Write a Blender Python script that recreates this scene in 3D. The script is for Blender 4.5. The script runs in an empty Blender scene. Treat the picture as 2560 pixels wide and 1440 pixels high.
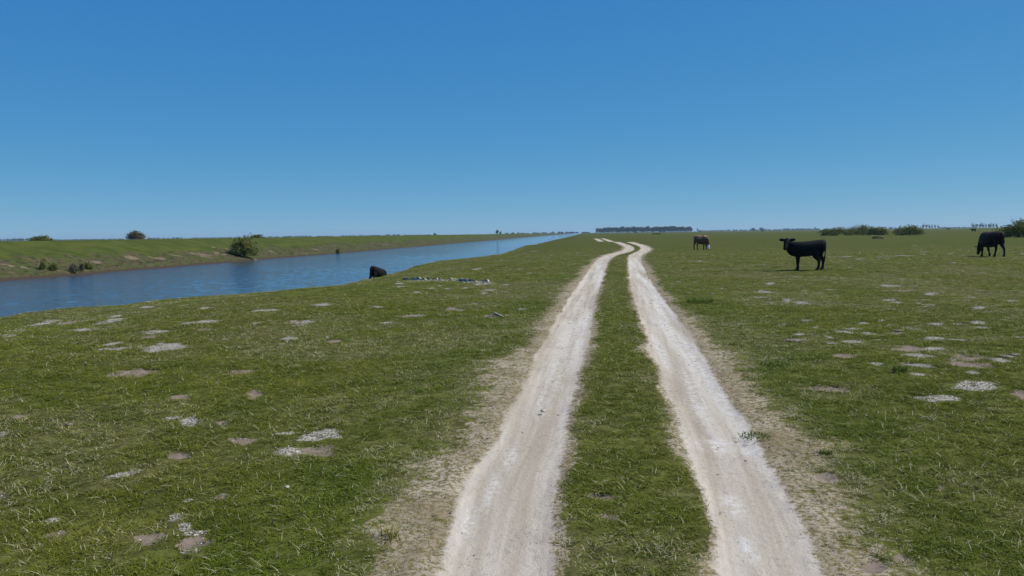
import bpy, math, random
import numpy as np
from mathutils import Matrix, Vector

SC = bpy.context.scene
COL = SC.collection
R = math.radians
rng = np.random.default_rng(7)
random.seed(7)

# ------------------------------------------------------------------ camera
F, CX, CY = 2100.0, 1280.0, 720.0              # focal length and centre in photo pixels
CAM = np.array([0.0, 0.0, 1.62])
YAW, PITCH, ROLL = R(4.9), R(3.70), R(-0.78)
MC = Matrix.Rotation(YAW, 3, 'Z') @ Matrix.Rotation(R(90) - PITCH, 3, 'X') @ Matrix.Rotation(ROLL, 3, 'Z')
RM = np.array(MC)
cam = bpy.data.objects.new('camera', bpy.data.cameras.new('camera'))
COL.objects.link(cam)
cam.matrix_world = Matrix.Translation(CAM.tolist()) @ MC.to_4x4()
cam.data.sensor_fit = 'HORIZONTAL'
cam.data.angle = 2 * math.atan(1280.0 / F)
cam.data.clip_start, cam.data.clip_end = 0.1, 20000
SC.camera = cam

# ------------------------------------------------------------------ sky, sun, exposure
SUN_EL, SUN_AZ = R(52), R(77)                  # azimuth clockwise from +Y
w = bpy.data.worlds.new('World'); SC.world = w; w.use_nodes = True
nt = w.node_tree
bg = nt.nodes['Background']
sky = nt.nodes.new('ShaderNodeTexSky')
sky.sky_type = 'NISHITA'; sky.sun_disc = False
sky.sun_elevation, sky.sun_rotation = SUN_EL, SUN_AZ
sky.altitude = 0; sky.air_density = 0.5; sky.dust_density = 0.0; sky.ozone_density = 10.0
SKY_S = 0.075
sep, cmb = nt.nodes.new('ShaderNodeSeparateColor'), nt.nodes.new('ShaderNodeCombineColor')
nt.links.new(sky.outputs[0], sep.inputs[0])
for ch, (gain, gam) in enumerate(((0.74, 0.95), (0.615, 0.50), (0.63, 0.20))):   # the phone's tone curve for the clear sky
    m1, m2, m3 = (nt.nodes.new('ShaderNodeMath') for _ in range(3))
    m1.operation, m2.operation, m3.operation = 'MULTIPLY', 'POWER', 'MULTIPLY'
    nt.links.new(sep.outputs[ch], m1.inputs[0]); m1.inputs[1].default_value = SKY_S
    nt.links.new(m1.outputs[0], m2.inputs[0]); m2.inputs[1].default_value = gam
    nt.links.new(m2.outputs[0], m3.inputs[0]); m3.inputs[1].default_value = gain / SKY_S
    nt.links.new(m3.outputs[0], cmb.inputs[ch])
nt.links.new(cmb.outputs[0], bg.inputs[0]); bg.inputs[1].default_value = SKY_S
sl = bpy.data.lights.new('sun', 'SUN'); sl.energy = 4.6; sl.angle = R(0.53); sl.color = (1.0, 0.95, 0.87)
sun = bpy.data.objects.new('sun', sl); COL.objects.link(sun)
sdir = Vector((math.sin(SUN_AZ) * math.cos(SUN_EL), math.cos(SUN_AZ) * math.cos(SUN_EL), math.sin(SUN_EL)))
sun.rotation_euler = sdir.to_track_quat('Z', 'Y').to_euler(); sun.location = (40, 20, 60)
SC.view_settings.view_transform = 'Standard'; SC.view_settings.look = 'None'
SC.view_settings.exposure = 0.12; SC.view_settings.gamma = 1.0
SC.render.engine = 'CYCLES'
SC.cycles.max_bounces = 6; SC.cycles.diffuse_bounces = 2; SC.cycles.glossy_bounces = 3
SC.cycles.transmission_bounces = 3; SC.cycles.transparent_max_bounces = 4; SC.cycles.volume_bounces = 0

# ------------------------------------------------------------------ helpers
def hash2(ix, iy, s):
    h = (ix.astype(np.int64) * 374761393 + iy.astype(np.int64) * 668265263 + s * 1442695041) & 0xFFFFFFFF
    h = ((h ^ (h >> 13)) * 1274126177) & 0xFFFFFFFF
    h = ((h ^ (h >> 16)) * 2246822519) & 0xFFFFFFFF
    return ((h ^ (h >> 15)) & 0xFFFFFF) / float(0xFFFFFF)

def vnoise(x, y, s=0):
    x = np.asarray(x, float); y = np.asarray(y, float)
    ix, iy = np.floor(x), np.floor(y); fx, fy = x - ix, y - iy
    fx = fx * fx * (3 - 2 * fx); fy = fy * fy * (3 - 2 * fy)
    a, b = hash2(ix, iy, s), hash2(ix + 1, iy, s)
    c, d = hash2(ix, iy + 1, s), hash2(ix + 1, iy + 1, s)
    return (a + (b - a) * fx) * (1 - fy) + (c + (d - c) * fx) * fy

def fbm(x, y, s=0, o=4):
    t, a, n = 0, 1.0, 0
    for i in range(o):
        t = t + a * vnoise(np.asarray(x) * 2 ** i, np.asarray(y) * 2 ** i, s + 17 * i); n += a; a *= 0.5
    return t / n * 2 - 1

def sstep(a, b, x):
    t = np.clip((np.asarray(x, float) - a) / (b - a), 0, 1)
    return t * t * (3 - 2 * t)

def ray(px, py):
    v = RM @ np.array([(px - CX) / F, -(py - CY) / F, -1.0])
    return v / np.linalg.norm(v)

# near bank edge, traced as (x, y) on the plan by looking along rays to a plane at z = -0.35
EDGE_PX = [(0, 800), (60, 784), (150, 772), (300, 763), (360, 752), (480, 741), (600, 734), (720, 729), (820, 718),
           (900, 704), (960, 689), (1040, 664), (1100, 652), (1200, 643), (1260, 634), (1300, 620), (1345, 610), (1380, 601), (1412, 594)]
ed = []
for px, py in EDGE_PX:
    d = ray(px, py); k = (-0.35 - CAM[2]) / d[2]; ed.append((d[1] * k, d[0] * k))
ed.sort()
EY = np.array([-60] + [e[0] for e in ed] + [700, 6000]); EX = np.array([ed[0][1] - 4] + [e[1] for e in ed] + [-7.0, -7.0])
WATER_Z, FAR_X = -2.0, -52.0

def edge_x(y):
    return np.interp(y, EY, EX) + 0.35 * fbm(y / 6.0, y * 0, 5, 3)

def far_x(y):
    return FAR_X - 3 * sstep(300, 900, y) + 1.1 * fbm(y / 17.0, y * 0, 9, 4)

def terrain(x, y):
    x = np.asarray(x, float); y = np.asarray(y, float)
    r = np.hypot(x, y)
    fade = 1 / (1 + (r / 400.0) ** 2)
    z = -0.34 * (1 - sstep(3.0, 11.5, y))
    z = z + 0.05 * fbm(x / 9, y / 9, 1, 3) * sstep(4, 15, r) * fade + 0.022 * fbm(x / 1.1, y / 1.1, 2, 3) * fade
    z = z + 0.16 * np.exp(-((r - 127) / 9.0) ** 2) * (1 - sstep(18, 40, np.abs(x - 5)))
    z = z + 0.17 * np.exp(-((x - 9.4) / 5.0) ** 2 - ((y - 36.2) / 3.4) ** 2)
    z = z + 0.14 * np.exp(-((x - 22) / 12.0) ** 2 - ((y - 44) / 12.0) ** 2)
    e = edge_x(y)
    q = e - x                                        # metres past the near bank edge
    z = z - 0.35 * sstep(-7, 0.2, q) - np.clip(q, 0, 5) * (0.62 + 0.12 * fbm(x / 3, y / 3, 11, 3))
    # far bank
    p = far_x(y) - x                                 # metres past the far waterline
    lump = fbm(x / 2.6, y / 3.4, 21, 4)
    zb = np.interp(p, [-8, -0.6, 0, 0.35, 1.5, 4.2, 5.4, 14, 20, 45, 90], [-4, -2.35, -2.02, -1.62, -1.35, -0.62, -0.2, 1.5, 1.46, 0.6, 0.0])
    zb = zb + (lump * 0.6 - 0.35 * np.abs(fbm(x / 6, y / 2.6, 25, 3)) + 0.26 * fbm(x / 0.9, y / 1.4, 23, 3)) * sstep(0.1, 2, p) * (1 - sstep(5.5, 9, p)) + 0.12 * fbm(x / 14, y / 14, 22, 3) * sstep(6, 12, p)
    far = x < (e + far_x(y)) / 2
    zl = np.maximum(np.where(far, zb, z), -4.0)
    # rut depth is added by the mesh builder
    return zl

def hit(px, py, dz=0.0):
    d = ray(px, py)
    ks = np.concatenate([np.arange(2.0, 60, 0.1), np.arange(60, 400, 0.5), np.geomspace(400, 9000, 1500)])
    P = CAM[None] + ks[:, None] * d[None]
    below = P[:, 2] < terrain(P[:, 0], P[:, 1]) + dz
    if not below.any(): return P[-1]
    i = int(np.argmax(below)); a, b = ks[max(i - 1, 0)], ks[i]
    for _ in range(20):
        m = (a + b) / 2; p = CAM + m * d
        if p[2] < float(terrain(p[0], p[1])) + dz: b = m
        else: a = m
    p = CAM + b * d
    return p

def at_depth(px, dist):
    """plan point seen in column px at the horizontal distance dist"""
    d = ray(px, 585); d = d / math.hypot(d[0], d[1])
    return d[0] * dist, d[1] * dist

def tag(o, label=None, cat=None, group=None, kind=None):
    if label: o['label'] = label
    if cat: o['category'] = cat
    if group: o['group'] = group
    if kind: o['kind'] = kind
    return o

def mesh_obj(name, V, Fc, mat, parent=None, smooth=False, link=True):
    me = bpy.data.meshes.new(name)
    me.from_pydata([tuple(v) for v in V], [], [tuple(f) for f in Fc]); me.update()
    if smooth: me.polygons.foreach_set('use_smooth', [True] * len(me.polygons))
    for m in (mat if isinstance(mat, (list, tuple)) else [mat]): me.materials.append(m)
    o = bpy.data.objects.new(name, me)
    if link: COL.objects.link(o)
    if parent is not None: o.parent = parent
    return o

def fast_mesh(name, V, Q, smooth=True):
    """numpy verts and quads to a mesh"""
    me = bpy.data.meshes.new(name)
    me.vertices.add(len(V)); me.vertices.foreach_set('co', np.ascontiguousarray(V, np.float32).ravel())
    k = Q.shape[1]
    me.loops.add(Q.size); me.loops.foreach_set('vertex_index', np.ascontiguousarray(Q, np.int32).ravel())
    me.polygons.add(len(Q)); me.polygons.foreach_set('loop_start', np.arange(0, Q.size, k, dtype=np.int32))
    me.polygons.foreach_set('use_smooth', np.full(len(Q), smooth))
    me.update(calc_edges=True); me.validate()
    return me

def add_attr(me, name, vals, typ='FLOAT', dom='POINT'):
    a = me.attributes.new(name, typ, dom)
    key = 'vector' if typ == 'FLOAT_VECTOR' else 'value'
    a.data.foreach_set(key, np.ascontiguousarray(vals).ravel())

def empty(name, loc, rz=0.0):
    o = bpy.data.objects.new(name, None); COL.objects.link(o)
    o.location = loc; o.rotation_euler = (0, 0, rz); o.empty_display_size = 0.2
    return o

class G:
    """small node graph writer"""
    def __init__(s, name):
        s.m = bpy.data.materials.new(name); s.m.use_nodes = True; s.t = s.m.node_tree
        s.b = s.t.nodes['Principled BSDF']; s.out = s.t.nodes['Material Output']
    def put(s, sock, v):
        if isinstance(v, bpy.types.NodeSocket): s.t.links.new(v, sock)
        elif v is not None:
            if hasattr(sock.default_value, '__len__') and len(sock.default_value) == 4 and len(v) == 3: v = (*v, 1)
            sock.default_value = v
    def node(s, typ, **kw):
        n = s.t.nodes.new(typ)
        for k, v in kw.items(): setattr(n, k, v)
        return n
    def attr(s, name, typ='GEOMETRY', out='Fac'):
        return s.node('ShaderNodeAttribute', attribute_name=name, attribute_type=typ).outputs[out]
    def pos(s): return s.node('ShaderNodeNewGeometry').outputs['Position']
    def objc(s): return s.node('ShaderNodeTexCoord').outputs['Object']
    def noise(s, vec, scale, detail=4, rough=0.55, out='Fac'):
        n = s.node('ShaderNodeTexNoise'); s.put(n.inputs['Vector'], vec)
        n.inputs['Scale'].default_value = scale; n.inputs['Detail'].default_value = detail; n.inputs['Roughness'].default_value = rough
        return n.outputs[out]
    def vscale(s, vec, sc):
        n = s.node('ShaderNodeVectorMath', operation='MULTIPLY'); s.put(n.inputs[0], vec); n.inputs[1].default_value = sc
        return n.outputs[0]
    def math(s, op, a, b=0.0, clamp=False):
        n = s.node('ShaderNodeMath', operation=op); n.use_clamp = clamp
        s.put(n.inputs[0], a); s.put(n.inputs[1], b); return n.outputs[0]
    def ramp(s, v, a, b, lo=0.0, hi=1.0):
        n = s.node('ShaderNodeMapRange'); n.interpolation_type = 'SMOOTHSTEP'
        s.put(n.inputs['Value'], v)
        for k, q in (('From Min', a), ('From Max', b), ('To Min', lo), ('To Max', hi)): n.inputs[k].default_value = q
        return n.outputs[0]
    def mix(s, f, a, b, blend='MIX'):
        n = s.node('ShaderNodeMix', data_type='RGBA', blend_type=blend); s.put(n.inputs[0], f); s.put(n.inputs[6], a); s.put(n.inputs[7], b)
        return n.outputs[2]
    def bump(s, h, strength=0.5, dist=0.02, normal=None):
        n = s.node('ShaderNodeBump'); s.put(n.inputs['Height'], h)
        n.inputs['Strength'].default_value = strength; n.inputs['Distance'].default_value = dist
        if normal is not None: s.put(n.inputs['Normal'], normal)
        return n.outputs[0]
    def fin(s, col, rough=0.9, spec=0.2, normal=None):
        s.put(s.b.inputs['Base Color'], col); s.put(s.b.inputs['Roughness'], rough)
        s.put(s.b.inputs['Specular IOR Level'], spec)
        if normal is not None: s.put(s.b.inputs['Normal'], normal)
        return s.m

# ------------------------------------------------------------------ materials
def ground_material():
    g = G('meadow_ground'); P = g.pos()
    n_big = g.noise(P, 0.18, 4); n_mid = g.noise(P, 1.3, 5); n_fine = g.noise(P, 16, 5, 0.65); n_grit = g.noise(P, 70, 3, 0.7)
    far_v = g.vscale(P, (0.35, 0.35, 0.35)); n_far = g.noise(far_v, 1.0, 6, 0.62)
    n_sp0 = g.noise(P, 9, 5, 0.7)
    # turf
    turf = g.mix(g.ramp(n_mid, 0.35, 0.65), (0.076, 0.095, 0.016), (0.128, 0.138, 0.031))
    turf = g.mix(g.ramp(n_big, 0.4, 0.66), turf, (0.128, 0.126, 0.034))
    turf = g.mix(g.math('MULTIPLY', g.ramp(n_fine, 0.46, 0.68), 0.5), turf, (0.150, 0.146, 0.048))
    turf = g.mix(g.math('MULTIPLY', g.ramp(n_far, 0.50, 0.70), 0.5), turf, (0.072, 0.100, 0.024))
    turf = g.mix(g.math('MULTIPLY', g.attr('worn'), g.ramp(n_fine, 0.38, 0.6, 0.0, 0.75)), turf, (0.138, 0.120, 0.056))
    turf = g.mix(g.attr('open_turf'), turf, (0.60, 0.64, 0.50), 'MULTIPLY')
    turf = g.mix(g.math('MULTIPLY', g.attr('rank'), 0.8), turf, g.mix(g.ramp(n_far, 0.4, 0.62), (0.048, 0.066, 0.011), (0.080, 0.094, 0.020)))
    turf = g.mix(g.math('MULTIPLY', g.math('SUBTRACT', 1.0, g.attr('open_turf')), g.ramp(n_sp0, 0.40, 0.60, 0.85, 0.1)), turf, (0.42, 0.42, 0.40), 'MULTIPLY')  # dark gaps between the blades, their shade put into the ground colour
    # dry fringe beside the ruts
    fr = g.attr('fringe')
    n_sp = g.noise(P, 26, 4, 0.7)
    dry = g.mix(g.ramp(n_mid, 0.35, 0.65), (0.25, 0.20, 0.13), (0.38, 0.325, 0.245))
    dry = g.mix(g.ramp(n_sp, 0.47, 0.56), dry, (0.165, 0.135, 0.06))
    dry = g.mix(g.ramp(n_grit, 0.56, 0.66), dry, (0.075, 0.06, 0.036))
    frm = g.ramp(g.math('ADD', fr, g.math('ADD', g.math('MULTIPLY', g.math('SUBTRACT', n_fine, 0.5), 1.1), g.math('MULTIPLY', g.math('SUBTRACT', g.noise(P, 3.2, 4), 0.5), 1.3))), 0.38, 0.66)
    col = g.mix(frm, turf, dry)
    # bank earth
    earth = g.mix(g.ramp(n_mid, 0.3, 0.7), (0.060, 0.050, 0.026), (0.112, 0.090, 0.054))
    earth = g.mix(g.ramp(g.noise(g.vscale(P, (0.8, 0.5, 1.2)), 1.0, 5, 0.65), 0.40, 0.58), earth, (0.062, 0.076, 0.022))
    earth = g.mix(g.ramp(g.noise(g.vscale(P, (2.2, 1.3, 3)), 1.0, 5, 0.7), 0.50, 0.64), earth, (0.030, 0.028, 0.016))
    bk = g.math('ADD', g.attr('bank'), g.math('MULTIPLY', g.math('SUBTRACT', g.noise(g.vscale(P, (0.5, 0.35, 0.9)), 1.0, 5, 0.6), 0.52), 2.2))
    col = g.mix(g.ramp(bk, 0.38, 0.62), col, earth)
    undercut_dark = g.ramp(g.attr('undercut_dark'), 0.3, 0.7)
    col = g.mix(undercut_dark, col, (0.055, 0.043, 0.03))  # dark undercut strip painted along the far waterline
    scar = g.mix(g.ramp(n_fine, 0.35, 0.65), (0.13, 0.095, 0.062), (0.20, 0.155, 0.105))
    col = g.mix(g.ramp(g.math('ADD', g.attr('scar'), g.math('MULTIPLY', g.math('SUBTRACT', g.noise(g.vscale(P, (1, 0.6, 1.6)), 1.3, 6, 0.7), 0.5), 3.2)), 0.62, 1.0), col, scar)
    # bare brown earth and white shell patches
    nb = g.math('ADD', g.math('MULTIPLY', g.math('SUBTRACT', g.noise(P, 5.5, 6, 0.7), 0.5), 2.2), g.math('MULTIPLY', g.math('SUBTRACT', n_grit, 0.5), 0.6))
    brn = g.mix(n_fine, (0.15, 0.115, 0.085), (0.27, 0.215, 0.17))
    col = g.mix(g.ramp(g.math('ADD', g.attr('brown'), nb), 0.42, 0.6), col, brn)
    wht = g.mix(g.ramp(g.noise(P, 48, 3, 0.75), 0.46, 0.56), (0.12, 0.10, 0.07), (0.49, 0.46, 0.40))
    col = g.mix(g.ramp(g.math('ADD', g.attr('white'), nb), 0.45, 0.80, 0.0, 0.92), col, wht)
    # rut surface
    rut = g.attr('rut')
    st = g.node('ShaderNodeCombineXYZ'); g.put(st.inputs[0], g.math('MULTIPLY', g.attr('across'), 5.5)); g.put(st.inputs[1], g.math('MULTIPLY', g.attr('along'), 0.16))
    n_str = g.noise(st.outputs[0], 1.0, 4, 0.6)
    sand = g.mix(g.ramp(n_str, 0.32, 0.68), (0.350, 0.298, 0.226), (0.505, 0.455, 0.378))
    sand = g.mix(g.math('MULTIPLY', g.ramp(n_mid, 0.5, 0.75), 0.55), sand, (0.32, 0.265, 0.21))
    sand = g.mix(g.math('MULTIPLY', g.ramp(n_fine, 0.54, 0.72), 0.4), sand, (0.25, 0.21, 0.165))
    crumb = g.math('MULTIPLY', g.ramp(n_sp, 0.59, 0.66), g.ramp(n_mid, 0.42, 0.6))
    sand = g.mix(g.math('MULTIPLY', crumb, 0.75), sand, (0.13, 0.10, 0.075))
    sand = g.mix(g.ramp(n_grit, 0.66, 0.74, 0, 0.5), sand, (0.62, 0.6, 0.56))
    sand = g.mix(g.math('MULTIPLY', g.attr('chalk'), g.math('MULTIPLY', g.ramp(n_fine, 0.38, 0.62), g.ramp(n_str, 0.3, 0.6, 0.4, 0.95))), sand, (0.60, 0.58, 0.54))
    rm = g.ramp(g.math('ADD', rut, g.math('ADD', g.math('MULTIPLY', g.math('SUBTRACT', n_fine, 0.5), 0.16), g.math('MULTIPLY', g.math('SUBTRACT', n_grit, 0.5), 0.05))), -0.02, 0.03, 1, 0)
    col = g.mix(rm, col, sand)
    h = g.math('ADD', n_fine, g.math('MULTIPLY', n_grit, 0.4))
    return g.fin(col, 0.95, 0.04, g.bump(h, 0.55, 0.03))

def blade_material(name='grass_blade', straw=0.12):
    g = G(name); P = g.pos()
    n1 = g.noise(P, 0.18, 4); n2 = g.noise(P, 1.3, 4)
    rnd = g.attr('shade')
    col = g.mix(g.ramp(n2, 0.35, 0.65), (0.160, 0.188, 0.018), (0.242, 0.252, 0.038))
    col = g.mix(g.math('MULTIPLY', g.ramp(n1, 0.42, 0.66), 0.6), col, (0.200, 0.196, 0.046))
    col = g.mix(g.ramp(rnd, 0.0, 0.75), g.mix(0.5, col, (0.07, 0.105, 0.02)), col)
    col = g.mix(g.math('MULTIPLY', g.attr('lush', 'INSTANCER'), 0.38), col, (0.105, 0.175, 0.024))
    col = g.mix(1.0, col, g.mix(g.attr('tone', 'INSTANCER'), (0.50, 0.53, 0.45), (1.12, 1.10, 1.0)), 'MULTIPLY')
    dryness = g.attr('dry', 'INSTANCER')
    col = g.mix(g.ramp(g.math('ADD', rnd, g.math('MULTIPLY', dryness, 0.8)), 0.86, 0.98), col, (0.52, 0.47, 0.29))
    d = g.b; g.fin(col, 0.75, 0.06)
    tr = g.node('ShaderNodeBsdfTranslucent'); g.put(tr.inputs[0], g.mix(0.4, col, (0.12, 0.16, 0.02)))
    mx = g.node('ShaderNodeMixShader'); mx.inputs[0].default_value = 0.28
    g.t.links.new(d.outputs[0], mx.inputs[1]); g.t.links.new(tr.outputs[0], mx.inputs[2]); g.t.links.new(mx.outputs[0], g.out.inputs[0])
    return g.m

def leaf_material(name, c1, c2, c3):
    g = G(name); P = g.objc()
    n = g.noise(P, 1.6, 3); rnd = g.attr('shade')
    col = g.mix(g.ramp(n, 0.35, 0.65), c1, c2); col = g.mix(g.ramp(rnd, 0.55, 1.0), col, c3)
    g.fin(col, 0.7, 0.08)
    tr = g.node('ShaderNodeBsdfTranslucent'); g.put(tr.inputs[0], col)
    mx = g.node('ShaderNodeMixShader'); mx.inputs[0].default_value = 0.2
    g.t.links.new(g.b.outputs[0], mx.inputs[1]); g.t.links.new(tr.outputs[0], mx.inputs[2]); g.t.links.new(mx.outputs[0], g.out.inputs[0])
    return g.m

def bark_material():
    g = G('bark'); n = g.noise(g.vscale(g.objc(), (1, 1, 0.2)), 12, 4)
    return g.fin(g.mix(n, (0.05, 0.04, 0.03), (0.16, 0.13, 0.10)), 0.9, 0.1, g.bump(n, 0.5, 0.02))

def water_material():
    g = G('river_water'); P = g.pos()
    a = g.noise(g.vscale(P, (1.0, 0.5, 1)), 1.1, 6, 0.66); b = g.noise(g.vscale(P, (0.9, 0.5, 1)), 0.28, 3, 0.5)
    c = g.noise(P, 0.03, 3)
    g.b.inputs['IOR'].default_value = 1.333
    h = g.math('ADD', g.math('MULTIPLY', a, g.ramp(c, 0.3, 0.7, 0.75, 1.0)), g.math('MULTIPLY', b, 0.9))
    return g.fin((0.038, 0.052, 0.074), 0.05, 0.5, g.bump(h, 0.5, 0.30))

def hide_material(name, kind):
    g = G(name); P = g.objc(); n = g.noise(P, 7, 4); n2 = g.noise(g.vscale(P, (1, 1, 0.4)), 30, 4)
    if kind == 'black':
        col = g.mix(n, (0.005, 0.005, 0.0055), (0.010, 0.0095, 0.0095)); ro = 0.75
    elif kind == 'dark_brown':
        col = g.mix(n, (0.008, 0.006, 0.006), (0.015, 0.011, 0.010)); ro = 0.6
        col = g.mix(g.math('MULTIPLY', g.attr('top'), g.ramp(n, 0.4, 0.6)), col, (0.10, 0.046, 0.032))
    else:
        col = g.mix(n, (0.115, 0.046, 0.022), (0.195, 0.090, 0.046)); ro = 0.8
        lit_wool = g.mix(g.ramp(g.noise(P, 5.5, 3), 0.42, 0.58), (0.20, 0.068, 0.028), (0.48, 0.31, 0.17))
        col = g.mix(g.ramp(g.math('ADD', g.attr('top'), g.math('MULTIPLY', g.math('SUBTRACT', g.noise(P, 4.5, 4), 0.5), 1.6)), 0.35, 0.75), col, lit_wool)  # tan wool paler up the back, its sunlit top put into the colour
        col = g.mix(g.attr('socks'), col, (0.02, 0.016, 0.013))
        col = g.mix(g.attr('face'), col, (0.80, 0.76, 0.70))
        col = g.mix(g.attr('muzzle'), col, (0.05, 0.035, 0.03))
    return g.fin(col, ro, 0.12, g.bump(n2, 0.35, 0.02))

def plain(name, c1, c2, scale=20, rough=0.9, bump=0.4, dist=0.01):
    g = G(name); n = g.noise(g.objc(), scale, 5, 0.6)
    return g.fin(g.mix(g.ramp(n, 0.3, 0.7), c1, c2), rough, 0.2, g.bump(n, bump, dist))

M_GROUND, M_BLADE, M_BARK, M_WATER = ground_material(), blade_material(), bark_material(), water_material()
M_BLACK, M_DARK, M_BROWN = hide_material('black_hide', 'black'), hide_material('dark_hide', 'dark_brown'), hide_material('brown_hide', 'brown')
M_SHELL = plain('white_shell', (0.27, 0.235, 0.195), (0.62, 0.58, 0.52), 60)
M_SCARP = plain('scarp_soil', (0.17, 0.125, 0.075), (0.92, 0.83, 0.66), 9, 0.95, 0.8, 0.06)
M_DUNG = plain('dry_dung', (0.09, 0.075, 0.058), (0.25, 0.21, 0.165), 14)
M_WOOD = plain('weathered_wood', (0.18, 0.155, 0.12), (0.38, 0.34, 0.28), 18)
M_EYE = plain('eye', (0.004, 0.004, 0.004), (0.006, 0.005, 0.005), 5, 0.1, 0)
M_HOOF = plain('hoof', (0.02, 0.018, 0.016), (0.05, 0.045, 0.04), 30, 0.5)
M_LEAF = leaf_material('bush_leaf', (0.075, 0.100, 0.016), (0.150, 0.170, 0.032), (0.22, 0.23, 0.065))
M_LEAF_GREY = leaf_material('grey_leaf', (0.075, 0.078, 0.040), (0.14, 0.138, 0.080), (0.20, 0.19, 0.12))
M_TREE = leaf_material('tree_leaf', (0.030, 0.040, 0.024), (0.06, 0.07, 0.042), (0.09, 0.10, 0.06))

# ------------------------------------------------------------------ the ruts of the track, traced on the photo then laid on the ground
LRUT = [(1440, 1092, 1359), (1300, 1137, 1377), (1200, 1166, 1386), (1100, 1246, 1417), (1000, 1290, 1428), (900, 1335, 1459), (800, 1388, 1483),
        (740, 1425, 1489), (690, 1461, 1508), (650, 1491, 1521), (638, 1512, 1536), (632, 1538, 1564), (627, 1556, 1584), (620, 1564, 1587), (614, 1556, 1580), (609, 1542, 1568), (605, 1532, 1550)]
RRUT = [(1440, 1794, 2054), (1300, 1770, 2000), (1200, 1745, 1945), (1100, 1713, 1898), (1000, 1680, 1820), (900, 1634, 1768), (800, 1602, 1702),
        (740, 1583, 1652), (690, 1573, 1618), (650, 1570, 1600), (638, 1573, 1603), (632, 1584, 1616), (626, 1600, 1626), (620, 1605, 1625), (614, 1595, 1616), (609, 1580, 1600), (605, 1563, 1582)]
LFAR = [(603.5, 1499, 1509), (600, 1491, 1503), (596.5, 1485, 1494)]
RFAR = [(604, 1523, 1535), (600, 1511, 1525), (596, 1500, 1511)]

def rut_line(rows, back):
    pts, hw = [], []
    for y, a, b in rows:
        p, q = hit(a, y), hit(b, y); c = (p + q) / 2
        pts.append(c[:2]); hw.append(0.5 * np.linalg.norm((q - p)[:2]))
    pts, hw = np.array(pts), np.array(hw)
    hw = np.minimum(hw, 0.45)
    if back:
        d = pts[0] - pts[2]; d = d / np.linalg.norm(d)
        pts = np.vstack([pts[0] + d * 12, pts]); hw = np.concatenate([[hw[0]], hw])
    # resample smoothly
    s = np.concatenate([[0], np.cumsum(np.linalg.norm(np.diff(pts, axis=0), axis=1))])
    n = max(8, int(len(pts) * 6)); u = np.linspace(0, 1, n); si = np.interp(u, np.linspace(0, 1, len(s)), s)
    X, Y, Wd = (np.interp(si, s, v) for v in (pts[:, 0], pts[:, 1], hw))
    ker = np.array([1, 2, 3, 4, 3, 2, 1.]); ker /= ker.sum()
    sm = lambda v: np.concatenate([v[:3], np.convolve(v, ker, 'valid'), v[-3:]])
    return np.stack([sm(X), sm(Y)], 1), sm(Wd)

RUTS = [rut_line(LRUT, True), rut_line(RRUT, True), rut_line(LFAR, False), rut_line(RFAR, False)]
RUT_D = 0.034
OUTER = [1, -1, 1, -1]                         # +1: outer side is to the left of the direction of travel

def rut_field(x, y):
    """signed distance to the nearest rut edge, signed offset across it, length along it, dry fringe 0..1"""
    x = np.asarray(x, float); y = np.asarray(y, float)
    best = np.full(x.shape, 9.0); across = np.zeros(x.shape); along = np.zeros(x.shape); fringe = np.zeros(x.shape)
    near = (y < 320) & (y > -25) & (np.abs(x) < 30)
    X, Y = x[near], y[near]
    if X.size == 0: return best, across, along, fringe
    wob = 0.075 * fbm(X / 0.8, Y / 0.8, 31, 5) * sstep(0, 6, Y + 4)
    for (pts, hw), side in zip(RUTS, OUTER):
        bd = np.full(X.shape, 9.0); ba = np.zeros(X.shape); bl = np.zeros(X.shape); s0 = 0
        for i in range(len(pts) - 1):
            a, d = pts[i], pts[i + 1] - pts[i]; L = np.hypot(*d)
            if L < 1e-6: continue
            t = np.clip(((X - a[0]) * d[0] + (Y - a[1]) * d[1]) / (L * L), 0, 1)
            dx, dy = X - a[0] - t * d[0], Y - a[1] - t * d[1]
            dist = np.hypot(dx, dy); sg = np.sign(d[0] * dy - d[1] * dx)
            dd = dist - (hw[i] + (hw[i + 1] - hw[i]) * t)
            m = dd < bd
            bd[m] = dd[m]; ba[m] = (sg * dist)[m]; bl[m] = s0 + (t * L)[m]; s0 += L
        dd = bd + wob
        out = (ba * side) > 0
        wdt = np.where(out, (0.92 if side > 0 else 0.72) * (1 - 0.35 * sstep(7, 16, Y)) + 0.50 * fbm(X / 1.3, Y / 1.3, 33, 4), 0.16 + 0.16 * fbm(X / 0.9, Y / 0.9, 34, 3))
        fr = np.clip(1 - np.clip(dd, 0, 9) / np.maximum(wdt, 0.03), 0, 1)
        m = dd < best[near]
        for arr, v in ((best, dd), (across, ba + 10 * side), (along, bl)):
            tmp = arr[near]; tmp[m] = v[m]; arr[near] = tmp
        fringe[near] = np.maximum(fringe[near], fr)
    return best, across, along, fringe

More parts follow.
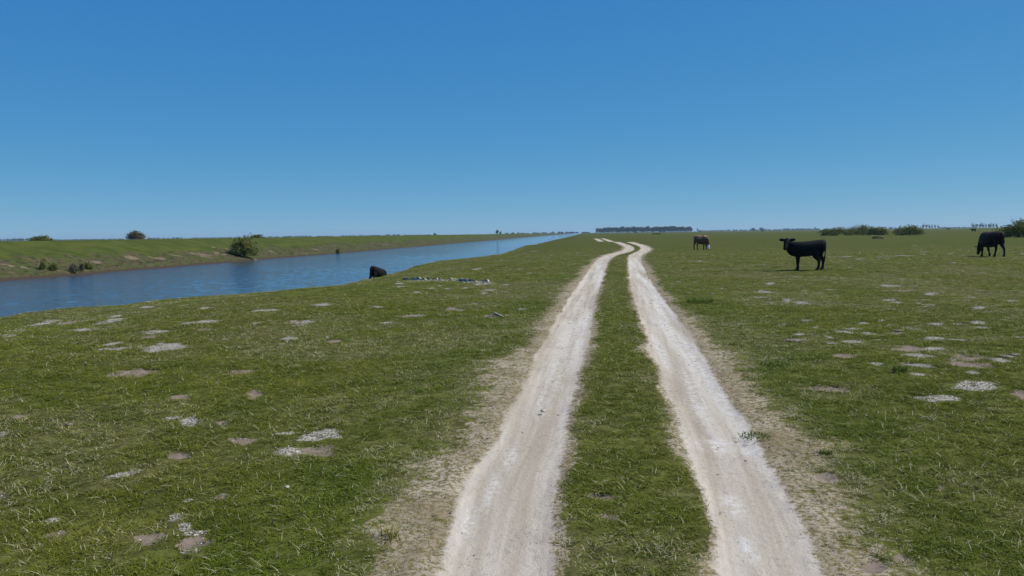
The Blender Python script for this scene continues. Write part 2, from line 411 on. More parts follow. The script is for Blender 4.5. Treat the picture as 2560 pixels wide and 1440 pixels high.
# ------------------------------------------------------------------ patches: (px, py, rx, ry, kind) with kind w = shells, b = bare earth, d = dark earth
PATCH = [(102, 811, 26, 8, 'w'), (128, 803, 16, 5, 'w'), (18, 838, 18, 6, 'w'), (40, 828, 14, 5, 'w'), (205, 824, 28, 4, 'w'), (165, 808, 34, 5, 'b'), (258, 806, 19, 7, 'w'), (225, 801, 9, 3, 'w'),
         (285, 791, 12, 3, 'w'), (290, 799, 25, 4, 'w'), (392, 830, 33, 6, 'w'), (375, 842, 24, 4, 'b'), (415, 869, 52, 12, 'w'), (398, 860, 12, 4, 'w'), (290, 872, 28, 6, 'w'), (285, 860, 22, 4, 'w'),
         (470, 807, 22, 4, 'w'), (525, 804, 30, 5, 'w'), (512, 823, 20, 4, 'b'), (742, 806, 32, 8, 'b'), (763, 803, 16, 5, 'w'), (645, 808, 8, 4, 'w'), (975, 807, 26, 4, 'w'), (1022, 790, 34, 4, 'b'), (1045, 789, 22, 3, 'w'),
         (812, 760, 22, 4, 'w'), (668, 776, 34, 4, 'w'), (385, 752, 11, 3, 'w'), (366, 768, 8, 3, 'w'), (515, 770, 16, 3, 'w'), (1140, 771, 22, 6, 'b'), (1150, 775, 14, 4, 'w'), (935, 768, 14, 4, 'w'), (1220, 790, 24, 4, 'b'),
         (480, 1060, 22, 18, 'w'), (435, 1048, 22, 6, 'w'), (555, 1058, 12, 8, 'b'), (430, 1140, 32, 14, 'd'), (305, 1185, 34, 8, 'w'), (335, 932, 52, 14, 'b'), (285, 938, 22, 8, 'b'), (452, 990, 24, 8, 'b'), (640, 985, 24, 12, 'b'),
         (790, 1085, 58, 11, 'w'), (700, 1083, 35, 4, 'w'), (838, 1092, 18, 8, 'w'), (712, 1128, 40, 17, 'w'), (790, 1125, 48, 22, 'b'), (600, 1098, 34, 10, 'b'), (115, 1305, 28, 9, 'w'), (150, 1332, 34, 12, 'd'), (445, 1292, 22, 14, 'w'), (462, 1318, 20, 14, 'w'),
         (492, 1354, 50, 22, 'b'), (490, 1332, 40, 5, 'w'), (486, 1378, 30, 6, 'w'), (360, 1346, 28, 18, 'd'), (0, 1085, 20, 10, 'w'), (560, 1240, 18, 10, 'b'), (45, 1040, 22, 7, 'b'), (250, 1330, 18, 10, 'b'), (470, 1250, 12, 4, 'w'), (0, 1240, 16, 12, 'd'),
         (30, 838, 20, 4, 'b'), (835, 850, 22, 5, 'd'), (600, 930, 30, 7, 'b'), (20, 975, 26, 3, 'w'),
         (2355, 998, 56, 13, 'w'), (2440, 965, 40, 15, 'w'), (2430, 931, 16, 6, 'w'), (2300, 914, 36, 6, 'w'), (2265, 910, 22, 5, 'b'), (2290, 936, 24, 6, 'w'), (2235, 928, 20, 4, 'w'), (2410, 893, 36, 9, 'd'), (2420, 908, 44, 9, 'd'), (2490, 900, 26, 8, 'w'),
         (2385, 897, 8, 5, 'w'), (2195, 910, 18, 6, 'w'), (2300, 890, 34, 6, 'w'), (2280, 869, 34, 7, 'b'), (2345, 872, 28, 6, 'w'), (2325, 845, 26, 6, 'w'), (2075, 857, 16, 4, 'w'), (2130, 853, 26, 5, 'w'), (2165, 833, 20, 4, 'w'), (2110, 829, 26, 4, 'w'), (2135, 822, 22, 3, 'w'),
         (2230, 832, 22, 4, 'd'), (1990, 850, 24, 6, 'd'), (2015, 802, 18, 4, 'w'), (2008, 757, 26, 5, 'w'), (1968, 751, 12, 4, 'w'), (1905, 729, 18, 4, 'w'), (1925, 708, 11, 4, 'w'), (2228, 715, 24, 3, 'w'), (2260, 726, 26, 6, 'd'), (2325, 735, 14, 5, 'w'), (2240, 755, 14, 3, 'w'),
         (2325, 761, 22, 4, 'd'), (2205, 803, 10, 4, 'w'), (2270, 818, 14, 3, 'w'), (2345, 809, 22, 3, 'w'), (2440, 806, 18, 5, 'w'), (2450, 819, 22, 4, 'w'), (2450, 769, 14, 4, 'w'), (2230, 750, 16, 3, 'w'), (2120, 888, 30, 8, 'b'), (2070, 968, 40, 8, 'b'), (2540, 985, 24, 14, 'd'),
         (2113, 642, 14, 2.5, 'w'), (2093, 643, 8, 2, 'w'), (2152, 648, 10, 2, 'w'), (2200, 643, 8, 2, 'w'), (2222, 641, 10, 2, 'w'), (2250, 639, 10, 2, 'w'), (2270, 640, 10, 2, 'w'), (2308, 636, 8, 1.5, 'w'), (2381, 657, 9, 2, 'w'), (2330, 614, 6, 1.5, 'w'), (2288, 614, 5, 1.5, 'w'), (2310, 630, 5, 1.5, 'w'),
         (2375, 635, 8, 1.5, 'w'), (2555, 635, 7, 2, 'w'), (2000, 640, 8, 2, 'w'), (1782, 638, 5, 2, 'w'), (1766, 636, 5, 2, 'w'), (1657, 610, 5, 1.5, 'w'), (1686, 604, 3, 1.2, 'w'), (1642, 596, 4, 1, 'w'), (1830, 636, 7, 1.5, 'w'), (1752, 653, 5, 1.5, 'w'), (1708, 642, 4, 2, 'w'),
         (1445, 633, 6, 2, 'w'), (1335, 628, 14, 2, 'w'), (1302, 674, 6, 2, 'w'), (1378, 628, 5, 2, 'w'), (1417, 606, 5, 1.2, 'w'), (1368, 645, 8, 4, 'w'), (1255, 651, 5, 2, 'w'), (1192, 673, 16, 2.5, 'w'), (1420, 696, 4, 2, 'w'), (1002, 709, 13, 3, 'w'), (1002, 717, 15, 2, 'w'),
         (1100, 714, 8, 2, 'w'), (1075, 721, 12, 2, 'w'), (1225, 726, 20, 3, 'w'), (1210, 733, 10, 3, 'w'), (1195, 711, 14, 3, 'w'), (1222, 710, 10, 2.5, 'w'), (1120, 722, 14, 2, 'w'), (1168, 720, 6, 3, 'w'), (1132, 697, 14, 4, 'w'), (1045, 730, 9, 3, 'w'), (1268, 712, 7, 2, 'w'),
         (2060, 1190, 26, 14, 'b'), (2160, 1400, 24, 26, 'b'), (2250, 1390, 26, 14, 'b'), (1490, 1235, 40, 10, 'b'), (1525, 1290, 36, 8, 'b'), (1770, 1085, 10, 5, 'b'), (2360, 1220, 20, 10, 'b')]
PW = []
for px, py, rx, ry, kd in PATCH:
    c = hit(px, py); a = hit(px + rx, py); f_, n_ = hit(px, py - ry), hit(px, py + ry)
    rxm = max(0.03, rx / F * float(np.linalg.norm(c - CAM))); rym = max(0.04, 0.42 * np.linalg.norm((f_ - n_)[:2]))
    PW.append((c[0], c[1], rxm, min(rym, 1.3 * rxm + 0.4), kd))
# small scattered shell spots the photo shows all over the mid distance
for _ in range(320):
    px = random.choice([random.uniform(0, 1400), random.uniform(1650, 2560), random.uniform(1900, 2560)]); py = 601 + 250 * random.random() ** 1.5
    c = hit(px, py)
    if c[0] < float(edge_x(c[1])) + 0.3 or math.hypot(c[0], c[1]) > 190: continue
    PW.append((c[0], c[1], random.uniform(0.03, 0.17), random.uniform(0.03, 0.17), random.choice('wwwwwd')))

def patch_fields(x, y):
    x = np.asarray(x, float); y = np.asarray(y, float)
    out = {k: np.zeros(x.shape) for k in 'wbd'}
    wx = x + 0.30 * fbm(x / 0.55, y / 0.55, 41, 4); wy = y + 0.36 * fbm(x / 0.55, y / 0.55, 42, 4)
    order = np.argsort(y, kind='stable'); ys = y[order]
    for cx, cy, rx, ry, kd in PW:
        ext = 1.5 * max(rx, ry) + 0.4; rr_ = math.hypot(cx, cy); ux, uy = cx / rr_, cy / rr_
        i0, i1 = np.searchsorted(ys, cy - ext), np.searchsorted(ys, cy + ext)
        idx = order[i0:i1]; idx = idx[np.abs(x[idx] - cx) < ext]
        if len(idx) == 0: continue
        wk = min(1.0, max(rx, ry) / 0.45); ex, ey = x[idx] - cx + (wx[idx] - x[idx]) * wk, y[idx] - cy + (wy[idx] - y[idx]) * wk
        d2 = ((ex * uy - ey * ux) / rx) ** 2 + ((ex * ux + ey * uy) / ry) ** 2
        v = np.clip(1.02 - 0.62 * d2, 0, 1)
        out[kd][idx] = np.maximum(out[kd][idx], v)
    return out

SCARS = [(325, 645, 40, 8), (380, 643, 30, 8), (440, 638, 30, 7), (510, 636, 40, 8), (545, 634, 20, 8), (570, 622, 16, 10), (25, 664, 14, 5), (60, 668, 10, 4), (150, 676, 12, 5), (680, 630, 16, 5), (790, 624, 20, 4), (770, 634, 16, 3), (1003, 608, 5, 3), (1060, 606, 12, 4), (1110, 602, 10, 3), (1135, 600, 6, 3), (1150, 599.5, 6, 2.5), (1165, 599, 6, 2.5), (1180, 598, 6, 2), (960, 611, 14, 3), (1400, 600, 0.1, 0.1), (640, 650, 14, 6), (240, 655, 20, 6)]
SW = []
for px, py, rx, ry in SCARS:
    c = hit(px, py); a = hit(px + rx, py); SW.append((c[0], c[1], c[2], rx / F * np.linalg.norm(c) * 1.3 * 0.75 + 0.2, ry / F * np.linalg.norm(c) * 0.9 + 0.08))

# ------------------------------------------------------------------ ground mesh: one sheet, finer near the viewer
th_f = np.radians(np.arange(-38.5, 38.51, 0.125))
th_c = np.radians(np.concatenate([np.arange(-180, -38.5, 4.0), np.arange(41, 179, 4.0)]))
TH = np.sort(np.concatenate([th_f, th_c]))
RR = np.concatenate([np.linspace(0.25, 2.9, 8), np.geomspace(3.0, 300, 800), np.geomspace(312, 6500, 95)])
az = -YAW + TH
gx = np.sin(az)[None, :] * RR[:, None]; gy = np.cos(az)[None, :] * RR[:, None]
nr, na = gx.shape
X, Y = gx.ravel(), gy.ravel()
Z = terrain(X, Y)
rut, across, along, fringe = rut_field(X, Y)
pf = patch_fields(X, Y)
Z = Z - RUT_D * sstep(0.14, -0.16, rut) + 0.016 * fbm(X / 0.13, Y / 0.13, 52, 3) * np.exp(-((rut - 0.06) / 0.16) ** 2) + 0.012 * fbm(X / 0.16, Y / 0.16, 51, 3) * sstep(0.0, 0.2, rut) * (1 - sstep(20, 60, Y))
Z = Z - 0.02 * np.maximum(pf['b'], pf['d']) * (np.abs(Y) < 60)
e_ = edge_x(Y); p_ = far_x(Y) - X
farside = X < (e_ + far_x(Y)) / 2
n3 = fbm(X / 6, Y / 9, 61, 4)
bank = np.where(farside, sstep(-1, 0.5, p_) * (1 - sstep(3.8, 7.8, p_ + 2.4 * n3)), 0.75 * sstep(1.2, 4.0, e_ - X) * (X > FAR_X - 20))
undercut_dark = np.where(farside, 1 - sstep(-1.85, -1.62, Z), 0)
scar = np.zeros_like(X)
for cx, cy, cz, rl, rz in SW:
    m = farside & (np.abs(Y - cy) < rl * 1.5) & (p_ < 16)
    scar[m] = np.maximum(scar[m], np.clip(1.2 - ((Y[m] - cy) / rl) ** 2 - ((Z[m] - cz) / rz) ** 2, 0, 1))
chalk = np.zeros_like(X)
for px, py, rx, ry in [(1790, 1105, 70, 22), (1880, 1120, 40, 14), (1830, 1250, 40, 40), (1870, 1360, 30, 45), (1700, 850, 30, 120), (1230, 1210, 22, 60), (1275, 1130, 22, 40), (1170, 1300, 24, 60), (1640, 740, 26, 60), (1500, 700, 18, 40), (1470, 800, 22, 60), (1390, 930, 30, 60), (1720, 950, 24, 60), (1650, 770, 24, 50), (1610, 700, 16, 40), (1590, 660, 12, 20), (1500, 670, 12, 30), (1440, 830, 30, 60), (1420, 880, 26, 50), (1740, 1010, 34, 50), (1660, 880, 20, 60), (1360, 1000, 30, 50)]:
    c = hit(px, py); a = hit(px + rx, py); f1, n1_ = hit(px, py - ry), hit(px, py + ry)
    chalk = np.maximum(chalk, np.clip(1.0 - ((X - c[0]) / np.linalg.norm((a - c)[:2])) ** 2 - ((Y - c[1]) / (0.5 * np.linalg.norm((f1 - n1_)[:2]))) ** 2, 0, 1))
V = np.stack([X, Y, Z], 1)
i = np.arange(nr - 1)[:, None] * na; j = np.arange(na)[None, :]; jn = (j + 1) % na
Q = np.stack([i + j, i + jn, i + na + jn, i + na + j], -1).reshape(-1, 4)
Q = Q[:, ::-1]
# close the middle under the viewer
open_turf = sstep(25, 95, np.hypot(X, Y) + 14 * fbm(X / 7, Y / 7, 77, 3))       # where the thin short turf shows no single blades
worn = np.maximum(sstep(0.06, 0.34, fbm(X / 2.4, Y / 2.4, 91, 5)) * 0.9, 0.75 * sstep(0.16, 0.40, fbm(X / 0.7, Y / 0.7, 92, 4)))
rank = np.where(farside, sstep(2, 5, p_), 0)                                # ranker, darker grass on the far bank
attrs = dict(worn=worn, rank=rank, open_turf=open_turf, rut=rut, across=across, along=along, fringe=fringe, white=pf['w'], brown=np.maximum(pf['b'], pf['d'] * 0.9), bank=bank, undercut_dark=undercut_dark, scar=scar, chalk=chalk)
full = fast_mesh('all_ground', V, Q)
N = np.empty(len(V) * 3, np.float32); full.vertices.foreach_get('normal', N); N = N.reshape(-1, 3)
isrut = rut[Q].mean(1) < 0.0
bpy.data.meshes.remove(full)
def sub_ground(name, mask):
    q = Q[mask]; used = np.unique(q); mp = np.full(len(V), -1); mp[used] = np.arange(len(used))
    me = fast_mesh(name, V[used], mp[q])
    for k, v in attrs.items(): add_attr(me, k, v[used].astype(np.float32))
    me.normals_split_custom_set_from_vertices([tuple(n) for n in N[used]])
    me.materials.append(M_GROUND)
    o = bpy.data.objects.new(name, me); COL.objects.link(o); o['kind'] = 'structure'
    return o
ground = sub_ground('ground', ~isrut)
track = sub_ground('dirt_track', isrut)
track['label'] = 'pale sandy two rut track running through the meadow beside the river'

# river
wr = np.concatenate([np.geomspace(9, 200, 1150), np.geomspace(203, 6300, 70)])
wa = np.concatenate([np.radians(np.arange(-120, -48, 3.0)), np.radians(np.arange(-48, 6.6, 0.13))])
wx = (np.sin(wa)[None, :] * wr[:, None]).ravel(); wyy = (np.cos(wa)[None, :] * wr[:, None]).ravel()
calm = (1 - sstep(110, 190, np.hypot(wx, wyy))) * (0.55 + 0.45 * sstep(-0.3, 0.3, fbm(wx / 14, wyy / 22, 95, 3)))
wz = WATER_Z + calm * (0.022 * fbm(wx / 0.62 + 0.3 * wyy, wyy / 0.95, 96, 2) + 0.016 * fbm(wx / 2.1, wyy / 3.0, 97, 2))
nw = len(wa); i = np.arange(len(wr) - 1)[:, None] * nw; j = np.arange(nw - 1)[None, :]
wq = np.stack([i + j, i + nw + j, i + nw + j + 1, i + j + 1], -1).reshape(-1, 4)[:, ::-1]
rme = fast_mesh('river', np.stack([wx, wyy, wz], 1), wq); rme.materials.append(M_WATER)
river = bpy.data.objects.new('river', rme); COL.objects.link(river)
tag(river, 'straight blue river reflecting the sky between two grassy banks', kind='structure')

# ------------------------------------------------------------------ scattered stuff (grass, shells): points with a prototype each
def scatter_object(name, P, rot, scl, idx, dry, protos, label, cat=None, lush=None):
    me = bpy.data.meshes.new(name); me.vertices.add(len(P)); me.vertices.foreach_set('co', np.ascontiguousarray(P, np.float32).ravel())
    add_attr(me, 'turn', rot.astype(np.float32), 'FLOAT_VECTOR'); add_attr(me, 'size', scl.astype(np.float32), 'FLOAT_VECTOR')
    add_attr(me, 'pick', idx.astype(np.int32), 'INT'); add_attr(me, 'dry', dry.astype(np.float32)); add_attr(me, 'tone', (rng.random(len(P)) ** 0.7).astype(np.float32)); add_attr(me, 'lush', (np.zeros(len(P)) if lush is None else lush).astype(np.float32))
    o = bpy.data.objects.new(name, me); COL.objects.link(o)
    pc = bpy.data.collections.new(name + '_kinds')
    for p in protos: pc.objects.link(p)
    ng = bpy.data.node_groups.new(name + '_scatter', 'GeometryNodeTree')
    ng.interface.new_socket('Geometry', in_out='INPUT', socket_type='NodeSocketGeometry'); ng.interface.new_socket('Geometry', in_out='OUTPUT', socket_type='NodeSocketGeometry')
    nd = ng.nodes.new; L = ng.links.new
    gi, go = nd('NodeGroupInput'), nd('NodeGroupOutput'); mp = nd('GeometryNodeMeshToPoints'); ip = nd('GeometryNodeInstanceOnPoints')
    ci = nd('GeometryNodeCollectionInfo'); ci.inputs['Collection'].default_value = pc; ci.inputs['Separate Children'].default_value = True; ci.inputs['Reset Children'].default_value = True
    def na_(n, t):
        a = nd('GeometryNodeInputNamedAttribute'); a.data_type = t; a.inputs['Name'].default_value = n; return a.outputs['Attribute']
    L(gi.outputs[0], mp.inputs[0]); L(mp.outputs[0], ip.inputs['Points']); L(ci.outputs[0], ip.inputs['Instance'])
    ip.inputs['Pick Instance'].default_value = True
    L(na_('pick', 'INT'), ip.inputs['Instance Index']); L(na_('turn', 'FLOAT_VECTOR'), ip.inputs['Rotation']); L(na_('size', 'FLOAT_VECTOR'), ip.inputs['Scale'])
    L(ip.outputs[0], go.inputs[0])
    md = o.modifiers.new('scatter', 'NODES'); md.node_group = ng
    tag(o, label, cat, kind='stuff')
    return o

def grass_clump(name, n, rad, hgt, wid, lean, mat):
    Vs, Fs, sh = [], [], []
    for _ in range(n):
        a = random.uniform(0, 6.28); r = rad * math.sqrt(random.random()); bx, by = r * math.cos(a), r * math.sin(a)
        long = random.random() < 0.025
        h = hgt * random.uniform(0.55, 1.25) * (1.7 if long else 1); w_ = wid * random.uniform(0.7, 1.2) * (0.7 if long else 1)
        d = random.uniform(0, 6.28); ln = h * lean * random.uniform(0.3, 1.5) * (1.6 if long else 1)
        dx, dy = math.cos(d), math.sin(d); wx_, wy_ = -dy * w_ / 2, dx * w_ / 2
        s = 1.0 if random.random() < (0.5 if long else 0.035) else random.uniform(0, 0.85); k = len(Vs)
        for t, ww in ((0, 1), (0.5, 0.85), (1, 0.1)):
            px_, py_, pz_ = bx + dx * ln * t * t, by + dy * ln * t * t, h * t * (1 - 0.25 * t * lean)
            Vs += [(px_ - wx_ * ww, py_ - wy_ * ww, pz_), (px_ + wx_ * ww, py_ + wy_ * ww, pz_)]; sh += [s, s]
        Fs += [(k, k + 1, k + 3, k + 2), (k + 2, k + 3, k + 5, k + 4)]
    o = mesh_obj(name, Vs, Fs, mat, link=False); add_attr(o.data, 'shade', np.array(sh, np.float32)); return o

def worn_at(x, y):
    return np.maximum(sstep(0.06, 0.34, fbm(x / 2.4, y / 2.4, 91, 5)) * 0.9, 0.75 * sstep(0.16, 0.40, fbm(x / 0.7, y / 0.7, 92, 4)))

def ground_z(x, y):
    rt = rut_field(x, y)[0]
    return terrain(x, y) - RUT_D * sstep(0.14, -0.16, rt)

def scatter_points(r0, r1, dens, half=R(43)):
    area = half * (r1 * r1 - r0 * r0); n = int(area * dens)
    r = np.sqrt(rng.uniform(r0 * r0, r1 * r1, n)); a = -YAW + rng.uniform(-half, half, n)
    return np.sin(a) * r, np.cos(a) * r
pts = []
for r0, r1, dn, sc_ in ((3.2, 7, 640, 1.0), (7, 12, 430, 1.05), (12, 20, 210, 1.25), (20, 34, 90, 1.6), (34, 60, 30, 2.1), (60, 110, 9, 2.6)):
    x, y = scatter_points(r0, r1, dn)
    e = edge_x(y); ok = x > e - 3.5
    x, y = x[ok], y[ok]
    rt, _, _, fr = rut_field(x, y); pq = patch_fields(x, y)
    keep = np.where(rt < 0.0, 0.0, 1 - 0.80 * sstep(0.05, 0.8, fr)) * (1 - 0.93 * sstep(0.25, 0.7, np.maximum(pq['w'], np.maximum(pq['b'], pq['d']))))
    keep = keep * (0.62 + 0.38 * sstep(-0.25, 0.2, fbm(x / 0.5, y / 0.5, 71, 3)))
    wn = worn_at(x, y)
    keep = keep * (1 - 0.5 * wn)
    keep = keep * (1 - sstep(22, 98, np.hypot(x, y) + 14 * fbm(x / 7, y / 7, 77, 3)))
    k = rng.random(len(x)) < keep
    x, y, rt, fr = x[k], y[k], rt[k], fr[k]
    wn = wn[k]; dry = np.clip(0.9 * sstep(0.0, 0.5, fr) * rng.random(len(x)) + 0.60 * wn * rng.random(len(x)) + 0.05 * rng.random(len(x)), 0, 1)
    pts.append((x, y, dry, np.full(len(x), sc_) * rng.uniform(0.75, 1.3, len(x)) * (1 - 0.5 * fr), fbm(x / 0.8, y / 0.8, 73, 3), np.clip(np.exp(-((rt - 0.85) / 0.75) ** 2) + 0.7 * sstep(0.1, 0.4, fbm(x / 4, y / 4, 74, 3)), 0, 1)))
cx_, cy_ = scatter_points(4.5, 45, 0.09); tx = (cx_[:, None] + rng.normal(0, 0.11, (len(cx_), 14))).ravel(); ty = (cy_[:, None] + rng.normal(0, 0.11, (len(cx_), 14))).ravel()
ok = (rut_field(tx, ty)[0] > 0.7) & (tx > edge_x(ty) + 0.5); tx, ty = tx[ok], ty[ok]; mt = len(tx)            # ranker tufts the cattle leave
pts.append((tx, ty, 0.2 * rng.random(mt), rng.uniform(1.1, 2.0, mt) * np.clip(np.hypot(tx, ty) / 18, 1, 1.6), np.full(mt, 0.6), np.ones(mt)))
yb = rng.uniform(17, 170, 5200) ** 1.0; qb = rng.normal(-0.25, 0.45, len(yb)); xb = edge_x(yb) - qb
kb = rng.random(len(yb)) < 0.25 + 0.75 * (fbm(yb / 3.0, yb * 0, 99, 3) > 0.05); yb, xb = yb[kb], xb[kb]; mb = len(yb)
pts.append((xb, yb, 0.45 * rng.random(mb), rng.uniform(1.6, 3.4, mb), np.full(mb, 0.5), rng.random(mb)))
x, y, dry, sc_, lush, green = (np.concatenate([p[k] for p in pts]) for k in range(6))
z = ground_z(x, y) - 0.004
n = len(x)
protos = [grass_clump('turf_clump', 26, 0.06, 0.030, 0.0042, 1.3, M_BLADE) for _ in range(4)] + [grass_clump('tall_clump', 24, 0.055, 0.042, 0.0044, 1.2, M_BLADE) for _ in range(2)]
pick = np.where((lush > 0.18) & (rng.random(n) < 0.6), rng.integers(4, 6, n), rng.integers(0, 4, n))
hz = sc_ * rng.uniform(0.6, 1.0, n) * np.where(np.hypot(x, y) > 20, 0.42, 0.82)
scatter_object('grass', np.stack([x, y, z], 1), np.stack([rng.normal(0, 0.12, n), rng.normal(0, 0.12, n), rng.uniform(0, 6.28, n)], 1), np.stack([sc_, sc_, hz], 1), pick, dry, protos,
               'short grazed green grass with dry straw covering the meadow', 'grass', green)
print('grass clumps', n)

def shell_proto(name, flat):
    Vs, Fs = [], []
    for k in range(6):
        a = k / 6 * 6.283; r = random.uniform(0.6, 1.1); Vs.append((r * math.cos(a), r * math.sin(a), random.uniform(-0.1, 0.15)))
    Vs.append((random.uniform(-0.2, 0.2), random.uniform(-0.2, 0.2), flat)); Vs.append((0, 0, -0.3))
    for k in range(6): Fs += [(k, (k + 1) % 6, 6), ((k + 1) % 6, k, 7)]
    return mesh_obj(name, Vs, Fs, M_SHELL, link=False)
SP, SS = [], []
for cx, cy, rx, ry, kd in PW:
    r = math.hypot(cx, cy)
    if r > 75: continue
    dens = {'w': 620, 'b': 90, 'd': 50}[kd] * (1 if r < 14 else (14 / r) ** 1.4); m = int(min(2600, 3.2 * rx * ry * dens)) + 3
    u = rng.normal(0, 0.52, (m, 2))
    ux, uy = cx / r, cy / r; SP.append(np.stack([cx + u[:, 0] * rx * uy + u[:, 1] * ry * ux, cy - u[:, 0] * rx * ux + u[:, 1] * ry * uy], 1)); SS.append(rng.uniform(0.003, 0.010, m) * (1 if r < 14 else (r / 14) ** 0.8))
x, y = scatter_points(22, 70, 0.9); ok = x > edge_x(y) + 1; x, y = x[ok], y[ok]; SP.append(np.stack([x, y], 1)); SS.append(rng.uniform(0.008, 0.028, len(x)))
x, y = scatter_points(3.4, 22, 5.0); SP.append(np.stack([x, y], 1)); SS.append(rng.uniform(0.003, 0.009, len(x)) * np.clip(np.hypot(x, y) / 9, 1, 2.5))
t_ = rng.random(420); a_, b_ = hit(1004, 704), hit(1222, 709)          # shells washed out of the eroded ledge
SP.append(a_[None, :2] + (b_ - a_)[None, :2] * t_[:, None] + rng.normal(0, 0.22, (420, 2))); SS.append(rng.uniform(0.012, 0.035, 420))
SP = np.concatenate(SP); SS = np.concatenate(SS); n = len(SP)
scatter_object('shell_gravel', np.stack([SP[:, 0], SP[:, 1], ground_z(SP[:, 0], SP[:, 1]) + SS * 0.25 + 0.002], 1), np.stack([rng.normal(0, 0.4, n), rng.normal(0, 0.4, n), rng.uniform(0, 6.28, n)], 1),
               np.stack([SS, SS, SS], 1), rng.integers(0, 3, n), np.zeros(n), [shell_proto('shell_bit', f) for f in (0.35, 0.5, 0.8)], 'white crushed shells and pebbles lying in bare patches of the turf', 'shells')
print('shells', n)

LP = []
x, y = scatter_points(3.3, 34, 26.0); rt, _, _, fr = rut_field(x, y)
k = rng.random(len(x)) < np.where(rt < 0.02, 0.22 * sstep(-0.6, 0.0, fbm(x / 0.7, y / 0.7, 98, 3)), np.where(fr > 0.05, 0.9, 0.03)) * np.clip(12 / np.hypot(x, y), 0, 1)
x, y = x[k], y[k]; n = len(x); sz = rng.uniform(0.003, 0.009, n) * np.clip(np.hypot(x, y) / 9, 1, 2.2)
lp = [shell_proto('litter_bit', f) for f in (0.4, 0.7)]
for p_o in lp: p_o.data.materials.clear(); p_o.data.materials.append(M_DUNG)
scatter_object('dry_litter', np.stack([x, y, ground_z(x, y) + sz * 0.2 + 0.002], 1), np.stack([rng.normal(0, 0.3, n), rng.normal(0, 0.3, n), rng.uniform(0, 6.28, n)], 1), np.stack([sz * rng.uniform(1, 2.6, n), sz, sz * 0.8], 1),
               rng.integers(0, 2, n), np.zeros(n), lp, 'brown crumbs of soil and dry litter strewn over the ruts and their worn edges', 'litter')
print('litter', n)

# ------------------------------------------------------------------ animals
def ring_loft(path, n=14):
    """path: list of (centre, half width along side, half height along up, side vector, up vector); a closed tube"""
    Vs, Fs = [], []
    for c, a, b, s, u in path:
        for k in range(n):
            t = 2 * math.pi * k / n; ct, st_ = math.cos(t), math.sin(t)
            Vs.append(Vector(c) + Vector(s) * (a * ct) + Vector(u) * (b * st_))
    m = len(path)
    for r_ in range(m - 1):
        for k in range(n):
            Fs.append((r_ * n + k, r_ * n + (k + 1) % n, (r_ + 1) * n + (k + 1) % n, (r_ + 1) * n + k))
    Vs.append(Vector(path[0][0])); Vs.append(Vector(path[-1][0])); i0, i1 = len(Vs) - 2, len(Vs) - 1
    for k in range(n):
        Fs.append((i0, (k + 1) % n, k)); Fs.append((i1, (m - 1) * n + k, (m - 1) * n + (k + 1) % n))
    return Vs, Fs

def chain(points, side=(0, 1, 0)):
    """points: (x, y, z, half width, half depth): a tube whose rings stand square to the path"""
    P = [Vector(p[:3]) for p in points]; out = []
    S0 = Vector(side)
    for k, p in enumerate(points):
        t = (P[min(k + 1, len(P) - 1)] - P[max(k - 1, 0)]).normalized()
        s = (S0 - t * S0.dot(t)).normalized(); u = t.cross(s).normalized()
        out.append((P[k], p[3], p[4], s, u))
    return ring_loft(out)

def join(parts):
    V_, F_ = [], []
    for v, f in parts:
        k = len(V_); V_ += list(v); F_ += [tuple(i_ + k for i_ in ff) for ff in f]
    return V_, F_

def cow_body(name, parts, voxel, mat, paint=None, smooth=5):
    V_, F_ = join(parts)
    o = mesh_obj(name, V_, F_, mat)
    md = o.modifiers.new('r', 'REMESH'); md.mode = 'VOXEL'; md.voxel_size = voxel; md.use_smooth_shade = True
    m2 = o.modifiers.new('s', 'SMOOTH'); m2.iterations = smooth; m2.factor = 0.5
    dg = bpy.context.evaluated_depsgraph_get(); me = bpy.data.meshes.new_from_object(o.evaluated_get(dg))
    me.name = name; me.polygons.foreach_set('use_smooth', [True] * len(me.polygons))
    if not me.materials: me.materials.append(mat)
    o.modifiers.clear(); o.data = me
    if paint:
        co = np.empty(len(me.vertices) * 3, np.float32); me.vertices.foreach_get('co', co); co = co.reshape(-1, 3)
        for k, v in paint(co).items(): add_attr(me, k, v.astype(np.float32))
    return o

def quad_parts(top, legs, neck, head, ears, tail, side_w=1.0):
    """a four-legged body heading +X. top: torso stations (x, z centre, half height, half width)"""
    parts = [ring_loft([((x_, 0, z_), wd * side_w, hh, (0, 1, 0), (0, 0, 1)) for x_, z_, hh, wd in top], 20)]
    for lg in legs: parts.append(chain(lg))
    parts.append(chain(neck)); parts.append(chain(head[0], head[1]))
    for e in ears: parts.append(chain(e[0], e[1]))
    if tail: parts.append(chain(tail))
    return parts

def front_leg(x, y, z0, swing=0.0, s=1.0):
    return [(q_[0], q_[1], q_[2], q_[3] * 1.22, q_[4] * 1.22) for q_ in [(x - 0.02, y * 0.8, 0.78 * s, 0.10, 0.13), (x, y, 0.62 * s, 0.075, 0.095), (x + swing * 0.3, y, 0.42 * s, 0.052, 0.062), (x + swing * 0.4, y, 0.36 * s, 0.056, 0.062),
            (x + swing * 0.7, y, 0.22 * s, 0.038, 0.042), (x + swing, y, 0.10 * s, 0.044, 0.05), (x + swing + 0.02, y, 0.045 * s, 0.05, 0.058), (x + swing + 0.03, y, z0, 0.052, 0.066)]]

